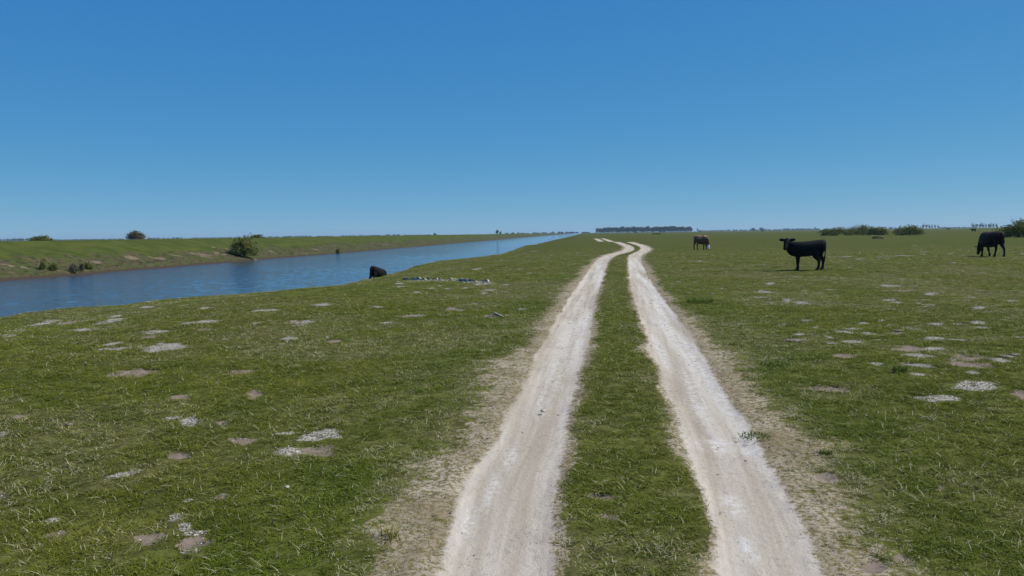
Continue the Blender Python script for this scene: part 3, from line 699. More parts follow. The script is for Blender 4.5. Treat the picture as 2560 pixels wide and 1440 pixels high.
def hind_leg(x, y, z0, swing=0.0, s=1.0):
    return [(q_[0], q_[1], q_[2], q_[3] * (1.2 if q_[2] < 0.7 * s else 1.0), q_[4] * (1.2 if q_[2] < 0.7 * s else 1.0)) for q_ in [(x + 0.06, y * 0.72, 0.94 * s, 0.13, 0.19), (x + 0.045, y * 0.95, 0.74 * s, 0.125, 0.175), (x + 0.03, y, 0.58 * s, 0.08, 0.105), (x - 0.07 + swing * 0.3, y, 0.45 * s, 0.05, 0.07), (x - 0.10 + swing * 0.5, y, 0.38 * s, 0.048, 0.06),
            (x - 0.075 + swing * 0.8, y, 0.22 * s, 0.038, 0.042), (x - 0.06 + swing, y, 0.10 * s, 0.044, 0.05), (x - 0.03 + swing, y, 0.045 * s, 0.05, 0.058), (x - 0.02 + swing, y, z0, 0.052, 0.066)]]

def small_ball(name, c, r, mat, parent, sc=(1, 1, 1)):
    n_, m_ = 10, 6; path = []
    for k in range(m_ + 1):
        t = math.pi * (k + 0.02) / (m_ + 0.04); path.append(((c[0], c[1], c[2] + r * sc[2] * math.cos(t)), r * sc[0] * math.sin(t), r * sc[1] * math.sin(t), (1, 0, 0), (0, 1, 0)))
    v, f = ring_loft(path, n_); return mesh_obj(name, v, f, mat, parent, True)

def hooves(root, spots):
    for x_, y_ in spots:
        v, f = ring_loft([((x_ - 0.005, y_, 0.055), 0.062, 0.074, (0, 1, 0), (1, 0, 0)), ((x_ + 0.005, y_, 0.03), 0.068, 0.083, (0, 1, 0), (1, 0, 0)), ((x_ + 0.015, y_, 0.0), 0.070, 0.092, (0, 1, 0), (1, 0, 0))], 12)
        mesh_obj('hoof', v, f, M_HOOF, root, True)

def place(root, px, py, heading, scale=1.0, pos=None):
    """heading 0: the animal looks straight to the right of the photo, 90: away from the viewer"""
    p = hit(px, py) if pos is None else pos
    root.location = p; view = math.atan2(p[1], p[0])          # direction from the viewer to the animal
    root.rotation_euler = (0, 0, view - math.pi / 2 + R(heading)); root.scale = (scale,) * 3
    return p

def head_chain(base, d, up, k=1.0):
    """skull from the poll along d to the muzzle"""
    b, d, up = Vector(base), Vector(d).normalized(), Vector(up).normalized()
    st_ = [(-0.06, 0.07, 0.075, 0.0), (0.0, 0.118, 0.11, 0.0), (0.10, 0.125, 0.13, -0.015), (0.20, 0.102, 0.12, -0.02), (0.30, 0.084, 0.098, -0.015), (0.38, 0.074, 0.08, -0.01), (0.44, 0.07, 0.068, -0.01), (0.47, 0.04, 0.04, -0.01)]
    return [(*(b + d * (t * k) + up * (o_ * k)), a * k, c * k) for t, a, c, o_ in st_]

def ear_chain(base, side, up, fwd, k=1.0, droop=-0.15):
    b, s, u, f = Vector(base), Vector(side), Vector(up), Vector(fwd); out = []
    for t, wd in ((0.0, 0.035), (0.07, 0.062), (0.13, 0.066), (0.19, 0.045), (0.225, 0.015)):
        c = b + s * (t * k) + u * (droop * t * k); out.append((*c, wd * k, 0.022 * k))
    return out, tuple(u)

# -- the black heifer that stands looking at the viewer; built heading +X, shown heading left
TOP_A = [(-0.70, 1.02, 0.15, 0.12), (-0.685, 1.00, 0.245, 0.19), (-0.58, 0.955, 0.305, 0.25), (-0.38, 0.91, 0.335, 0.275), (-0.10, 0.865, 0.345, 0.30), (0.15, 0.845, 0.345, 0.295), (0.38, 0.835, 0.355, 0.26), (0.55, 0.85, 0.34, 0.22), (0.68, 0.875, 0.31, 0.175), (0.78, 0.91, 0.25, 0.13), (0.84, 0.94, 0.15, 0.08)]
TOP_A = [(x_, z_ + 0.03, h_ * 0.93, w_ * 0.95) for x_, z_, h_, w_ in TOP_A]
cow = empty('cow', (0, 0, 0)); hd = Vector((0.26, 0.58, -0.78)).normalized(); sd = hd.cross(Vector((0, 0, 1))).normalized(); hu = sd.cross(hd)
poll = (0.81, 0.11, 1.26)
thick = lambda L_: [(*q_[:3], q_[3] * (0.98 if q_[2] < 0.7 else 1), q_[4] * (1.0 if q_[2] < 0.7 else 1)) for q_ in L_]
legsA = [thick(front_leg(0.39, 0.13, 0.0)), thick(front_leg(0.36, -0.12, 0.0)), thick(hind_leg(-0.34, 0.16, 0.0, -0.02)), thick(hind_leg(-0.54, -0.13, 0.0, -0.02))]
eA = [ear_chain(Vector(poll) + sd * 0.09 * s_ + hd * 0.01, sd * s_, Vector((0, 0, 1)), hd, 1.15, 0.10) for s_ in (1, -1)]
partsA = quad_parts(TOP_A, legsA, [(0.45, 0, 0.90, 0.19, 0.30), (0.62, 0.02, 0.98, 0.155, 0.26), (0.73, 0.05, 1.09, 0.115, 0.18), (0.80, 0.08, 1.20, 0.09, 0.12)], (head_chain(poll, hd, hu, 1.08), tuple(sd)), eA,
                    [(-0.66, 0, 1.20, 0.05, 0.06), (-0.715, 0, 1.10, 0.03, 0.035), (-0.72, 0, 0.85, 0.022, 0.025), (-0.69, 0, 0.62, 0.02, 0.024), (-0.685, 0, 0.50, 0.034, 0.036), (-0.68, 0, 0.40, 0.02, 0.02)])
b = cow_body('body', partsA, 0.017, M_BLACK); b.parent = cow
hooves(cow, [(0.42, 0.13), (0.39, -0.12), (-0.38, 0.16), (-0.58, -0.13)])
for s_ in (1, -1): small_ball('eye', Vector(poll) + hd * 0.16 + sd * 0.10 * s_ + hu * 0.03, 0.02, M_EYE, cow)
place(cow, 2018, 675, 180 + 6, 0.92)
tag(cow, 'black cow standing side on in the open meadow with its head turned to the viewer', 'cow', 'cattle grazing the meadow')

# -- grazing pose shared by the three others
def grazer(name, head_turn, ear_k, mat, paint=None, stride=0.0, z_head=0.50, reach=0.98, hump=0.0, voxel=0.019):
    T_ = [(-0.90, 1.13, 0.10, 0.09), (-0.87, 1.13, 0.21, 0.19), (-0.74, 1.10, 0.28, 0.27), (-0.50, 1.015, 0.375, 0.32), (-0.15, 0.945, 0.43, 0.385), (0.20, 0.925, 0.44, 0.375), (0.48, 0.935, 0.435, 0.30), (0.66, 0.96 + hump, 0.38, 0.24), (0.80, 0.95 + hump, 0.29, 0.175), (0.88, 0.93, 0.17, 0.11)]
    hd_ = Vector((0.25 + 0.25 * abs(math.cos(head_turn)) * 0, 0, -1)).normalized()
    hd_ = Vector((math.cos(head_turn) * 0.30, math.sin(head_turn) * 0.30, -0.95)).normalized()
    sd_ = Vector((-math.sin(head_turn), math.cos(head_turn), 0)); hu_ = hd_.cross(sd_) * -1
    if hu_.x * math.cos(head_turn) + hu_.y * math.sin(head_turn) < 0: hu_ = -hu_
    pl_ = Vector((reach, 0.05 * math.sin(head_turn), z_head))
    lg = [front_leg(0.50, 0.17, 0.0, 0.0, 1.08), front_leg(0.52, -0.16, 0.0, -stride, 1.08), hind_leg(-0.66, 0.19, 0.0, stride * 0.6, 1.1), hind_leg(-0.70, -0.17, 0.0, -stride * 0.5, 1.1)]
    nk = [(0.62, 0, 1.00, 0.18, 0.33), (0.76, 0, 0.90, 0.15, 0.27), (0.88, 0.01 * math.sin(head_turn), 0.74, 0.125, 0.20), (reach - 0.01, 0.03 * math.sin(head_turn), z_head + 0.06, 0.10, 0.14), (reach + 0.01, 0.05 * math.sin(head_turn), z_head - 0.02, 0.09, 0.11)]
    er = [ear_chain(pl_ + sd_ * 0.085 * s_, sd_ * s_, hu_, hd_, ear_k, 0.05) for s_ in (1, -1)]
    tl = [(-0.86, 0, 1.31, 0.05, 0.06), (-0.93, 0, 1.20, 0.035, 0.04), (-0.955, 0, 0.95, 0.025, 0.028), (-0.955, 0, 0.68, 0.024, 0.026), (-0.95, 0, 0.55, 0.042, 0.045), (-0.94, 0, 0.44, 0.024, 0.024)]
    pr = quad_parts(T_, lg, nk, (head_chain(pl_, hd_, hu_, 1.0), tuple(sd_)), er, tl)
    root = empty(name, (0, 0, 0)); bd = cow_body('body', pr, voxel, mat, paint); bd.parent = root
    hooves(root, [(0.53, 0.17), (0.55 - stride, -0.16), (-0.68 + stride * 0.6, 0.19), (-0.72 - stride * 0.5, -0.17)])
    for s_ in (1, -1): small_ball('eye', pl_ + hd_ * 0.15 + sd_ * 0.095 * s_ + hu_ * 0.03, 0.021, M_EYE, root)
    return root, pl_, hd_, sd_, hu_

def paint_dark(c):
    return {'top': np.clip((c[:, 2] - 1.08) / 0.22, 0, 1)}
c2 = grazer('cow', 0.0, 1.0, M_DARK, paint_dark, 0.20, 0.52, 0.99)[0]
place(c2, 2477, 641, 180 - 55, 0.93)
tag(c2, 'dark brown black cow grazing head down at the right edge before a bush', 'cow', 'cattle grazing the meadow')

def paint_brown(c, hd_=None):
    return {}
FT = -0.55
def paint_hereford(c):
    pl_ = np.array([0.98, 0.05 * math.sin(FT), 0.46]); hd_ = np.array([math.cos(FT) * 0.30, math.sin(FT) * 0.30, -0.95]); hd_ /= np.linalg.norm(hd_)
    sd_ = np.array([-math.sin(FT), math.cos(FT), 0]); fw = np.array([math.cos(FT), math.sin(FT), 0.3])
    r = c - pl_; t = r @ hd_; s = r @ sd_; f = r @ fw
    face = ((t > 0.03) & (t < 0.46) & (np.abs(s) < 0.10) & (f > -0.03)).astype(float); muz = ((t > 0.41) & (np.abs(s) < 0.12) & (f > -0.2)).astype(float)
    return {'top': np.clip((c[:, 2] - 0.78) / 0.45, 0, 1) * (c[:, 0] < 0.95), 'face': face, 'muzzle': muz, 'socks': np.clip((0.5 - c[:, 2]) / 0.2, 0, 1) * (c[:, 0] < 0.8)}
c3 = grazer('cow', FT, 0.95, M_BROWN, paint_hereford, 0.03, 0.46, 0.98)[0]
place(c3, 1753, 624, -46, 0.90)
tag(c3, 'shaggy brown cow with a white face grazing to the right of the track', 'cow', 'cattle grazing the meadow')

c4 = grazer('cow', 0.0, 1.0, M_BLACK, None, 0.0, 0.62, 0.99)[0]
slope = -ray(940, 694)[2] / math.hypot(*ray(940, 694)[:2])          # the sight line that grazes the bank edge
for dd in np.arange(34, 60, 0.1):                                # the first spot beyond it that lies 0.62 m under that line
    x4, y4 = at_depth(940, dd)
    if float(terrain(x4, y4)) < CAM[2] - slope * dd - 0.50: break
z4 = float(terrain(x4, y4))
place(c4, 0, 0, 55, 0.79, Vector((x4, y4, z4 - 0.02)))
c4.rotation_euler = (Matrix.Rotation(c4.rotation_euler.z, 3, 'Z') @ Matrix.Rotation(R(13), 3, 'Y')).to_euler()   # it stands nose down the slope
tag(c4, 'black cow half hidden below the edge of the river bank', 'cow', 'cattle grazing the meadow')
print('bank cow z', z4, x4, y4)

# -- far cattle, a few pixels each
FARCOW = [(1660.5, 582, 2.0, 180, 'far black cow grazing in front of the right half of the long grove'), (1750, 582, 2.0, 90, 'far black cow just above the back of the shaggy brown cow'), (1489, 584, 1.9, 90, 'tiny black cow under the left end of the long grove'),
          (1500.5, 583.5, 1.9, 90, 'tiny black cow second from the left end of the long grove'), (1651.5, 583, 2.0, 90, 'tiny black cow seen end on under the middle of the long grove'), (1590, 583.3, 1.7, 0, 'small dark cow lying low in front of the grove centre'),
          (2434, 580.5, 3.4, 180, 'far black cow in the gap left of the right edge cow'), (2371, 575.2, 2.0, 180, 'faint dark cow far off between the two groups of bushes'), (1906, 579.5, 2.8, 0, 'dark cow lying far off left of the standing black cow'), (2306, 572, 3.0, 90, 'dark cow behind the foot of the round bush')]
far_mesh = cow_body('cow', [p for p in partsA], 0.05, M_BLACK, None, 2)
COL.objects.unlink(far_mesh)
for px, py, hpx, hdg, lab in FARCOW:
    o = far_mesh.copy(); o.name = 'cow'; COL.objects.link(o)
    p = hit(px, py); dist = np.linalg.norm(p)
    place(o, px, py, hdg, float(np.clip(hpx * 2.2 / F * dist / 1.25, 0.95, 1.5)), Vector(p))
    tag(o, lab, 'cow', 'far cattle dotted along the horizon')

# ------------------------------------------------------------------ bushes and trees
def leaf_cloud(lobes, n, size, up_bias=0.2, flat=1.0):
    """leaf-sized quads through the volume of the lobes (centre, radii)"""
    wts = np.array([l[1][0] * l[1][1] * l[1][2] for l in lobes]) ** 0.7; wts /= wts.sum()
    ch = rng.choice(len(lobes), n, p=wts); C_ = np.array([l[0] for l in lobes])[ch]; R_ = np.array([l[1] for l in lobes])[ch]
    d = rng.normal(size=(n, 3)); d /= np.linalg.norm(d, axis=1, keepdims=True)
    rad = rng.random(n) ** 0.42
    wob = 1 + 0.28 * np.sin(d[:, 0] * 5 + ch) * np.cos(d[:, 1] * 6 + 2 * ch) + 0.15 * rng.normal(size=n)
    P = C_ + d * R_ * (rad * wob)[:, None]
    nrm = d * 0.7 + rng.normal(size=(n, 3)) * 0.7; nrm[:, 2] += up_bias; nrm /= np.linalg.norm(nrm, axis=1, keepdims=True)
    t1 = np.cross(nrm, rng.normal(size=(n, 3))); t1 /= np.linalg.norm(t1, axis=1, keepdims=True); t2 = np.cross(nrm, t1)
    s = size * rng.uniform(0.55, 1.3, n)[:, None]
    V_ = np.stack([P - t1 * s, P - t2 * s * 0.55, P + t1 * s, P + t2 * s * 0.55], 1).reshape(-1, 3)
    V_[:, 2] = np.maximum(V_[:, 2], 0.0)
    sh = np.repeat(rng.random(n), 4)
    return V_, np.arange(4 * n).reshape(-1, 4), sh

def crown_mesh(name, lobes, n, size, mat, parent=None, link=True):
    V_, Q_, sh = leaf_cloud(lobes, n, size); me = fast_mesh(name, V_, Q_, False); add_attr(me, 'shade', sh.astype(np.float32)); me.materials.append(mat)
    o = bpy.data.objects.new(name, me)
    if link: COL.objects.link(o)
    if parent is not None: o.parent = parent
    return o

def stems(root, n, h, spread, r0, name='stem'):
    pr = []
    for _ in range(n):
        a = random.uniform(0, 6.28); b_ = random.uniform(0.2, 1) * spread
        pr.append(chain([(0.05 * math.cos(a), 0.05 * math.sin(a), -0.1, r0, r0), (b_ * 0.4 * math.cos(a), b_ * 0.4 * math.sin(a), h * 0.4, r0 * 0.7, r0 * 0.7), (b_ * math.cos(a + 0.3), b_ * math.sin(a + 0.3), h, r0 * 0.25, r0 * 0.25)], (0.3, 1, 0.1)))
    v, f = join(pr); return mesh_obj(name, v, f, M_BARK, root, True)

def rand_lobes(wd, h, k, dep=None, base=0.0, top_var=0.35):
    """uneven mounded crown"""
    dep = dep or wd * 0.8; L_ = []
    for q in range(k):
        u = random.uniform(-1, 1); v = random.uniform(-1, 1); hh = h * (1 - 0.45 * u * u) * random.uniform(1 - top_var, 1)
        rr = random.uniform(0.28, 0.42)
        L_.append(((u * wd * 0.33, v * dep * 0.33, base + hh * random.uniform(0.30, 0.68)), (wd * rr * 0.62, dep * rr * 0.62, hh * random.uniform(0.26, 0.36))))
    L_.append(((0, 0, base + h * 0.35), (wd * 0.40, dep * 0.40, h * 0.35)))
    for q in range(7):
        a = q / 7 * 6.28 + random.random(); L_.append(((math.cos(a) * wd * 0.34, math.sin(a) * dep * 0.34, base + h * random.uniform(0.10, 0.2)), (wd * 0.17, dep * 0.17, h * random.uniform(0.16, 0.24))))
    return L_

def bush(px, py, wpx, hpx, label, mat=None, k=9, n=2600, leaf=0.13, group=None, dist=None, lean=None, top_var=0.35, name='bush'):
    if dist: x_, y_ = at_depth(px, dist); p = np.array([x_, y_, float(terrain(x_, y_))])
    else: p = hit(px, py)
    D = np.linalg.norm(p - CAM); wd, h = wpx / F * D, hpx / F * D
    root = empty(name, p.tolist(), math.atan2(p[1], p[0]) - math.pi / 2)
    L_ = rand_lobes(wd, h, k, top_var=top_var)
    if lean: L_ = [((c[0] + lean * c[2], c[1], c[2]), r_) for c, r_ in L_]
    crown_mesh('crown', L_, n, leaf * (D / 130) ** 0.5, mat or M_LEAF, root)
    stems(root, 7, h * 0.62, wd * 0.3, max(0.03, 0.012 * h))
    tag(root, label, 'bush', group)
    return root

RB = 'scrubby bushes out on the right of the meadow'
bush(2090, 587, 78, 27, 'low wide bush at the left end of the row right of the standing black cow', k=10, n=3600, group=RB, dist=232)
bush(2148, 588, 68, 36, 'tallest bush in the middle of the row right of the standing black cow', k=9, n=3200, group=RB, dist=236)
bush(2196, 588, 52, 27, 'bush with a drooping right end that closes the row beside the tall bush', k=9, n=2800, group=RB, dist=230)
bush(2273, 587, 68, 34, 'round lone bush left of the far eucalyptus row', k=11, n=3600, group=RB, dist=215)
bush(2545, 590, 86, 46, 'large dark bush behind the grazing cow at the right edge', k=12, n=4600, group=RB, dist=150)
bush(2503, 588, 44, 26, 'small low bush sticking out left of the large right edge bush', k=7, n=1800, group=RB, dist=158)
bush(2194, 596, 26, 8, 'small grey heap of dead brush in front of the bush row', M_LEAF_GREY, k=5, n=500, leaf=0.10, group=None, dist=148, name='brush_heap')
bush(1642, 586, 24, 3.5, 'tiny low green bush in the pasture before the long grove', k=5, n=500, leaf=0.25, dist=520)
LB = 'bushes on the far river bank'
bush(340, 602, 48, 27, 'round grey bush alone on the crest of the far bank', M_LEAF_GREY, k=9, n=2600, leaf=0.10, group=LB, dist=143)
bush(101, 606, 50, 17, 'low dark bush at the left on the crest of the far bank', k=7, n=1600, leaf=0.09, group=LB, dist=124)
p = hit(622, 645)
bush(611, 640, 72, 62, 'big leaning green bush on the far bank slope above the water', k=13, n=5600, leaf=0.13, group=LB, lean=-0.10)
bush(640, 600, 34, 12, 'low end of scrub behind the big leaning bush', k=5, n=800, leaf=0.12, group=LB, dist=186)
for px, py, wp, hp, lb in ((106, 674, 14, 27, 'narrow dark shrub leftmost on the eroded part of the far bank'), (134, 676, 22, 26, 'dark shrub second from the left on the eroded part of the far bank'), (184, 682, 24, 32, 'brownish shrub right of the bare hollow on the far bank'),
                           (220, 673, 20, 25, 'dark green shrub rightmost of the shrubs on the eroded far bank'), (845, 634, 13, 15, 'tiny dark shrub at the water line right of the big leaning bush'), (203, 676, 14, 22, 'thin grey shrub between two dark shrubs on the far bank')):
    bush(px, py, wp, hp, lb, M_LEAF_GREY if 'brownish' in lb or 'grey' in lb else M_LEAF, k=5, n=700, leaf=0.08, group='small shrubs on the eroded far bank', top_var=0.2, name='shrub')

# far trees: a few prototypes, then copies
def far_tree(kind):
    h = 14.0
    if kind == 'grove':
        L_ = [((random.uniform(-2.6, 2.6), random.uniform(-2.6, 2.6), random.uniform(4, 11.5)), (random.uniform(2.2, 3.4), random.uniform(2.2, 3.4), random.uniform(1.8, 3.0))) for _ in range(10)] + [((0, 0, 6), (4, 4, 5.4))]; n_, sz = 900, 0.8
    else:
        L_ = [((random.uniform(-2.2, 2.2), random.uniform(-2, 2), random.uniform(3.2, 12.4)), (random.uniform(1.1, 1.9), random.uniform(1.1, 1.9), random.uniform(1.2, 2.2))) for _ in range(13)]; n_, sz = 560, 0.55
    root = empty('tree', (0, 0, 0))
    crown_mesh('crown', L_, n_, sz, M_TREE, root)
    pr = [chain([(0, 0, -0.5, 0.6, 0.6), (0.1, 0, 5, 0.45, 0.45), (0.3, 0.1, 10, 0.14, 0.14)], (0, 1, 0))]
    for _ in range(4):
        a = random.uniform(0, 6.28); z0 = random.uniform(3, 6); pr.append(chain([(0, 0, z0, 0.2, 0.2), (1.2 * math.cos(a), 1.2 * math.sin(a), z0 + 2.5, 0.14, 0.14), (2.2 * math.cos(a), 2.2 * math.sin(a), z0 + 5, 0.06, 0.06)], (0.2, 1, 0.3)))
    v, f = join(pr); mesh_obj('trunk', v, f, M_BARK, root, True)
    return root
def copy_thing(r_):
    c = r_.copy(); COL.objects.link(c)
    for ch in r_.children:
        k = ch.copy(); COL.objects.link(k); k.parent = c
    return c
used = {}
def put_tree(src, px, dist, hgt, label, group, wide=1.0):
    o = src if src.name not in used else copy_thing(src); used[src.name] = 1
    x_, y_ = at_depth(px, dist); o.location = (x_, y_, float(terrain(x_, y_)))
    s = hgt / 14.0; o.scale = (s * wide, s * wide, s); o.rotation_euler = (0, 0, random.uniform(0, 6.28))
    tag(o, label, 'tree', group); return o
GT = [far_tree('grove') for _ in range(4)]
ET = [far_tree('tall') for _ in range(3)]
k = 0
for px in np.arange(1492, 1728, 5.2):
    hh = 12.6 + 1.6 * math.sin((px - 1492) / 240 * math.pi) + random.uniform(-1.9, 1.5) - (1.6 if px < 1500 or px > 1716 else 0)
    lab = 'dark tree in the long dense grove on the horizon beyond the track'
    put_tree(GT[k % 4], px + random.uniform(-1, 1), 1850 + random.uniform(-30, 30), hh, lab, 'trees of the long dense grove', random.uniform(0.85, 1.1)); k += 1
put_tree(ET[0], 1744, 1900, 9.5, 'tiny lone tree just right of the long grove', None, 0.8)
for q, (px, hh) in enumerate(((2308, 12), (2315, 12.4), (2324, 11.4), (2331, 11.4), (2338, 11.6), (2346, 11))):
    put_tree(ET[q % 3], px + random.uniform(-1.5, 1.5), 2000, hh * random.uniform(0.75, 1.0), 'tall slim tree in the short row right of the round lone bush', 'short row of slim trees right of the lone bush', random.uniform(1.0, 1.5))
for q, (px, hh) in enumerate(((2433, 14.5), (2440, 13.5), (2450, 13.5), (2456, 12), (2464, 11.5), (2471, 12), (2477, 12), (2485, 11.5), (2492, 12))):
    put_tree(ET[q % 3], px + random.uniform(-2, 2), 2000, hh * random.uniform(0.7, 1.0), 'tall slim tree in the row above the grazing cow at the right edge', 'row of slim trees above the right edge cow', random.uniform(1.0, 1.5))
put_tree(GT[0], 1243, 900, 5.2, 'dark round tree rising alone beside the far end of the river', None, 0.9)
put_tree(GT[1], 1251, 960, 3.6, 'lower round tree beside the round tree at the far end of the river', None, 1.2)
put_tree(GT[2], 1087, 1600, 6.0, 'tiny tree on the horizon above the middle of the far bank', None, 1.0)
put_tree(GT[3], 1883, 2600, 10.0, 'left one of two rounded tree clumps on the horizon line', None, 2.0)
put_tree(GT[1], 1904, 2600, 10.0, 'right one of two rounded tree clumps on the horizon line', None, 2.2)
put_tree(ET[1], 2037, 1500, 6.5, 'thin sparse tree left of the row of bushes', None, 0.9)

def treeline(spans, dist, label, mat=M_TREE):
    Vs, Qs, Ss, k0 = [], [], [], 0
    for x0, x1, hpx in spans:
        wd = (x1 - x0) / F * dist; cnt = max(2, int(wd / 9))
        for q in range(cnt):
            px = x0 + (x1 - x0) * (q + random.random()) / cnt; x_, y_ = at_depth(px, dist * random.uniform(0.99, 1.01)); z_ = 0.0
            h = hpx / F * dist * random.uniform(0.6, 1.1); r_ = max(4.0, h * 0.6)
            v, qd, s_ = leaf_cloud([((0, 0, h * 0.45), (r_, r_, h * 0.5))], 70, 1.8)
            Vs.append(v + np.array([x_, y_, z_])); Qs.append(qd + k0); Ss.append(s_); k0 += len(v)
    me = fast_mesh('far_treeline', np.concatenate(Vs), np.concatenate(Qs), False); add_attr(me, 'shade', np.concatenate(Ss).astype(np.float32)); me.materials.append(mat)
    o = bpy.data.objects.new('far_treeline', me); COL.objects.link(o); tag(o, label, kind='stuff'); return o
treeline([(1745, 1870, 4), (1870, 1925, 4), (1925, 2050, 4), (1955, 1980, 6), (1985, 2015, 6), (2220, 2240, 5), (2350, 2440, 2.5)], 3200, 'hazy blue line of distant woods along the horizon on the right')
treeline([(0, 80, 5), (20, 60, 7), (130, 310, 2), (366, 400, 3.5), (405, 420, 3), (430, 456, 3.5), (480, 600, 2)], 3400, 'faint distant woods on the horizon at the left')
treeline([(655, 700, 2.5), (705, 780, 3.5), (790, 830, 2.5), (850, 900, 2.5), (900, 912, 4.5), (912, 960, 2.5), (960, 1003, 4), (1010, 1080, 2), (1080, 1096, 3.5)], 3400, 'broken faint line of distant woods above the middle of the far bank')
treeline([(1262, 1300, 5), (1300, 1380, 4), (1380, 1440, 5), (1430, 1475, 4)], 2200, 'low dark woods where the river meets the horizon')

# ------------------------------------------------------------------ small things on the near ground
def lump(name, px, py, r, sq, mat, label, cat, group=None, seed=0):
    p = hit(px, py); Vs, Fs = [], []; n_, m_ = 16, 9
    path_pts = []
    for a in range(m_ + 1):
        t = math.pi * (a + 0.03) / (m_ + 0.06)
        for b_ in range(n_):
            f_ = 2 * math.pi * b_ / n_; k_ = 1 + 0.35 * float(fbm(np.array(math.cos(f_) * 2 + seed), np.array(math.sin(f_) * 2 + math.cos(t) * 2), seed, 3))
            Vs.append((r * math.sin(t) * math.cos(f_) * k_, r * math.sin(t) * math.sin(f_) * k_, r * sq * math.cos(t) * k_ + r * sq * 0.4))
    for a in range(m_):
        for b_ in range(n_): Fs.append((a * n_ + b_, (a + 1) * n_ + b_, (a + 1) * n_ + (b_ + 1) % n_, a * n_ + (b_ + 1) % n_))
    o = mesh_obj(name, Vs, Fs, mat, None, True); o.location = p; tag(o, label, cat, group); return o
DP = 'dry cow pats on the grass'
lump('cow_pat', 1985, 852, 0.13, 0.13, M_DUNG, 'flat grey dried cow pat alone in the grass right of the track', 'cow pat', DP, 3)
lump('cow_pat', 2514, 893, 0.09, 0.22, M_DUNG, 'dark lumpy dried cow pat near the right edge above the shell patches', 'cow pat', DP, 5)
lump('cow_pat', 2533, 889, 0.06, 0.35, M_DUNG, 'smaller dark cow pat lump touching the right edge pat', 'cow pat', DP, 8)
lump('cow_pat', 2245, 828, 0.07, 0.25, M_DUNG, 'small dark cow pat among the shell streaks on the right', 'cow pat', DP, 9)
lump('cow_pat', 175, 1062, 0.035, 0.4, M_DUNG, 'tiny dark clod in the grass near the left edge', 'clod', None, 11)
lump('stone', 718, 1219, 0.018, 0.6, M_SHELL, 'small pale stone alone in the grass below the big shell patch', 'stone', None, 12)
lump('stone', 1357, 1028, 0.022, 0.6, M_SHELL, 'white pebble lying in the left rut', 'stone', None, 14)
p = hit(1250, 790); q = hit(1228, 787)
v, f = join([chain([(0, 0, 0.02, 0.02, 0.02), (-0.12, 0.02, 0.07, 0.035, 0.035), (-0.22, 0.03, 0.12, 0.03, 0.03), (-0.27, 0.03, 0.15, 0.012, 0.012)]), chain([(-0.15, 0.02, 0.085, 0.02, 0.02), (-0.3, 0.0, 0.06, 0.013, 0.013), (-0.42, -0.03, 0.03, 0.006, 0.006)])])
st_ = mesh_obj('stick', v, f, M_WOOD, None, True); st_.scale = (0.75,) * 3; st_.location = hit(1259, 795); tag(st_, 'short weathered stick propped up in the grass left of the track', 'stick')

def tuft(px, py, r, h, n, label, m=M_BLADE):
    p = hit(px, py); o = grass_clump('grass_tuft', n, r, h, 0.007, 0.8, m); COL.objects.link(o)
    o.location = p; tag(o, label, 'grass tuft', 'darker tufts standing out of the short turf'); return o
M_YELLOW = leaf_material('yellow_blade', (0.20, 0.19, 0.04), (0.28, 0.24, 0.07), (0.40, 0.34, 0.14))
M_TUFT = leaf_material('tuft_blade', (0.08, 0.125, 0.018), (0.125, 0.175, 0.03), (0.18, 0.21, 0.05))
tuft(1748, 758, 0.30, 0.16, 420, 'dark green tuft on the grass just right of the track', M_TUFT)
tuft(2250, 930, 0.08, 0.11, 110, 'small dark tuft between shell patches on the right', M_TUFT)
tuft(1940, 912, 0.20, 0.055, 260, 'broad low dark tuft beside the dry edge of the right rut', M_TUFT)
tuft(1885, 1092, 0.14, 0.035, 170, 'low green tuft growing into the right rut', M_TUFT)
tuft(2062, 1135, 0.05, 0.055, 60, 'small dark tuft in the turf right of the low rut tuft', M_TUFT)
tuft(972, 1345, 0.06, 0.10, 45, 'small upright yellowish tuft at the edge of the left rut', M_YELLOW)

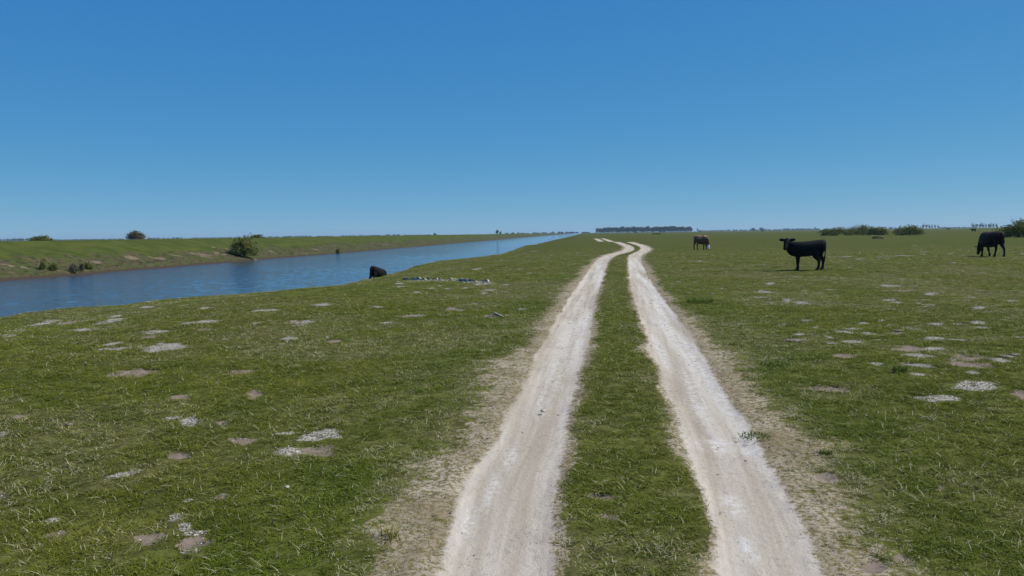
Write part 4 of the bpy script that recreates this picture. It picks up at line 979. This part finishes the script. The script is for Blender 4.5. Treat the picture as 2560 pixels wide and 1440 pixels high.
# eroded ledge in the turf on the near bank
def scarp(spans):
    Vs, Qs, k0 = [], [], 0
    for (xa, ya), (xb, yb), hpx in spans:
        a, b_ = hit(xa, ya), hit(xb, yb); Lg = np.linalg.norm((b_ - a)[:2]); nu = int(Lg / 0.035) + 4; nv = 9
        u = np.linspace(0, 1, nu)[:, None]; v = np.linspace(0, 1, nv)[None, :]
        bx = a[0] + (b_[0] - a[0]) * u + 0 * v; by = a[1] + (b_[1] - a[1]) * u + 0 * v
        D = np.linalg.norm((a + b_) / 2 - CAM); hh = 0.85 * hpx / F * D * (0.55 + 0.7 * vnoise(u * Lg * 4.5, u * 0, 81)) * np.clip(np.minimum(u, 1 - u) * 10, 0.15, 1)
        fwd = v * 0.5 * hpx / F * D
        rough_ = 0.11 * fbm(bx / 0.14 + v * 2.2, v * 2.2 + by * 0, 82, 3) + 0.07 * (vnoise(bx / 0.22, v * 3, 83) > 0.55)
        yy = by + fwd + rough_ * np.sin(v * math.pi); xx = bx + 0.05 * fbm(bx / 0.1, v * 4, 84, 3)
        zz = terrain(bx, by) - 0.03 + hh * v ** 0.7 + 0.03 * fbm(bx / 0.12, v * 3, 85, 3)
        # top lip runs back into the turf
        xx = np.concatenate([xx, xx[:, -1:]], 1); yy = np.concatenate([yy, yy[:, -1:] + 0.7], 1); zz = np.concatenate([zz, terrain(xx[:, -1:], yy[:, -1:]) - 0.06], 1)
        m_ = nv + 1; Vs.append(np.stack([xx, yy, zz], -1).reshape(-1, 3))
        i_ = np.arange(nu - 1)[:, None] * m_; j_ = np.arange(m_ - 1)[None, :]
        Qs.append((np.stack([i_ + j_, i_ + m_ + j_, i_ + m_ + j_ + 1, i_ + j_ + 1], -1).reshape(-1, 4)) + k0); k0 += nu * m_
    me = fast_mesh('eroded_ledge', np.concatenate(Vs), np.concatenate(Qs), True); me.materials.append(M_SCARP)
    o = bpy.data.objects.new('eroded_ledge', me); COL.objects.link(o); tag(o, 'crumbling ledge of dark soil and white shells in the turf of the near bank', kind='structure'); return o
scarp([((1004, 700), (1066, 700), 10), ((1066, 700), (1106, 701), 8), ((1118, 699), (1130, 699), 6), ((1142, 704), (1196, 706), 13), ((1202, 705), (1222, 706), 11)])

# ------------------------------------------------------------------ the air
HZ = 7000.0
hv = [(x_, y_, z_) for x_ in (-HZ, HZ) for y_ in (-HZ, HZ) for z_ in (-6.0, 24.0)]
hf = [(0, 1, 3, 2), (4, 6, 7, 5), (0, 4, 5, 1), (2, 3, 7, 6), (0, 2, 6, 4), (1, 5, 7, 3)]
hm = bpy.data.materials.new('haze_air'); hm.use_nodes = True; t = hm.node_tree; t.nodes.remove(t.nodes['Principled BSDF'])
vol = t.nodes.new('ShaderNodeVolumePrincipled'); vol.inputs['Color'].default_value = (0.60, 0.82, 1.0, 1); vol.inputs['Density'].default_value = 0.0001; vol.inputs['Anisotropy'].default_value = 0.2
t.links.new(vol.outputs[0], t.nodes['Material Output'].inputs['Volume'])
haze = mesh_obj('haze', hv, hf, hm); haze['kind'] = 'stuff'; haze['label'] = 'thin blue haze over the plain'
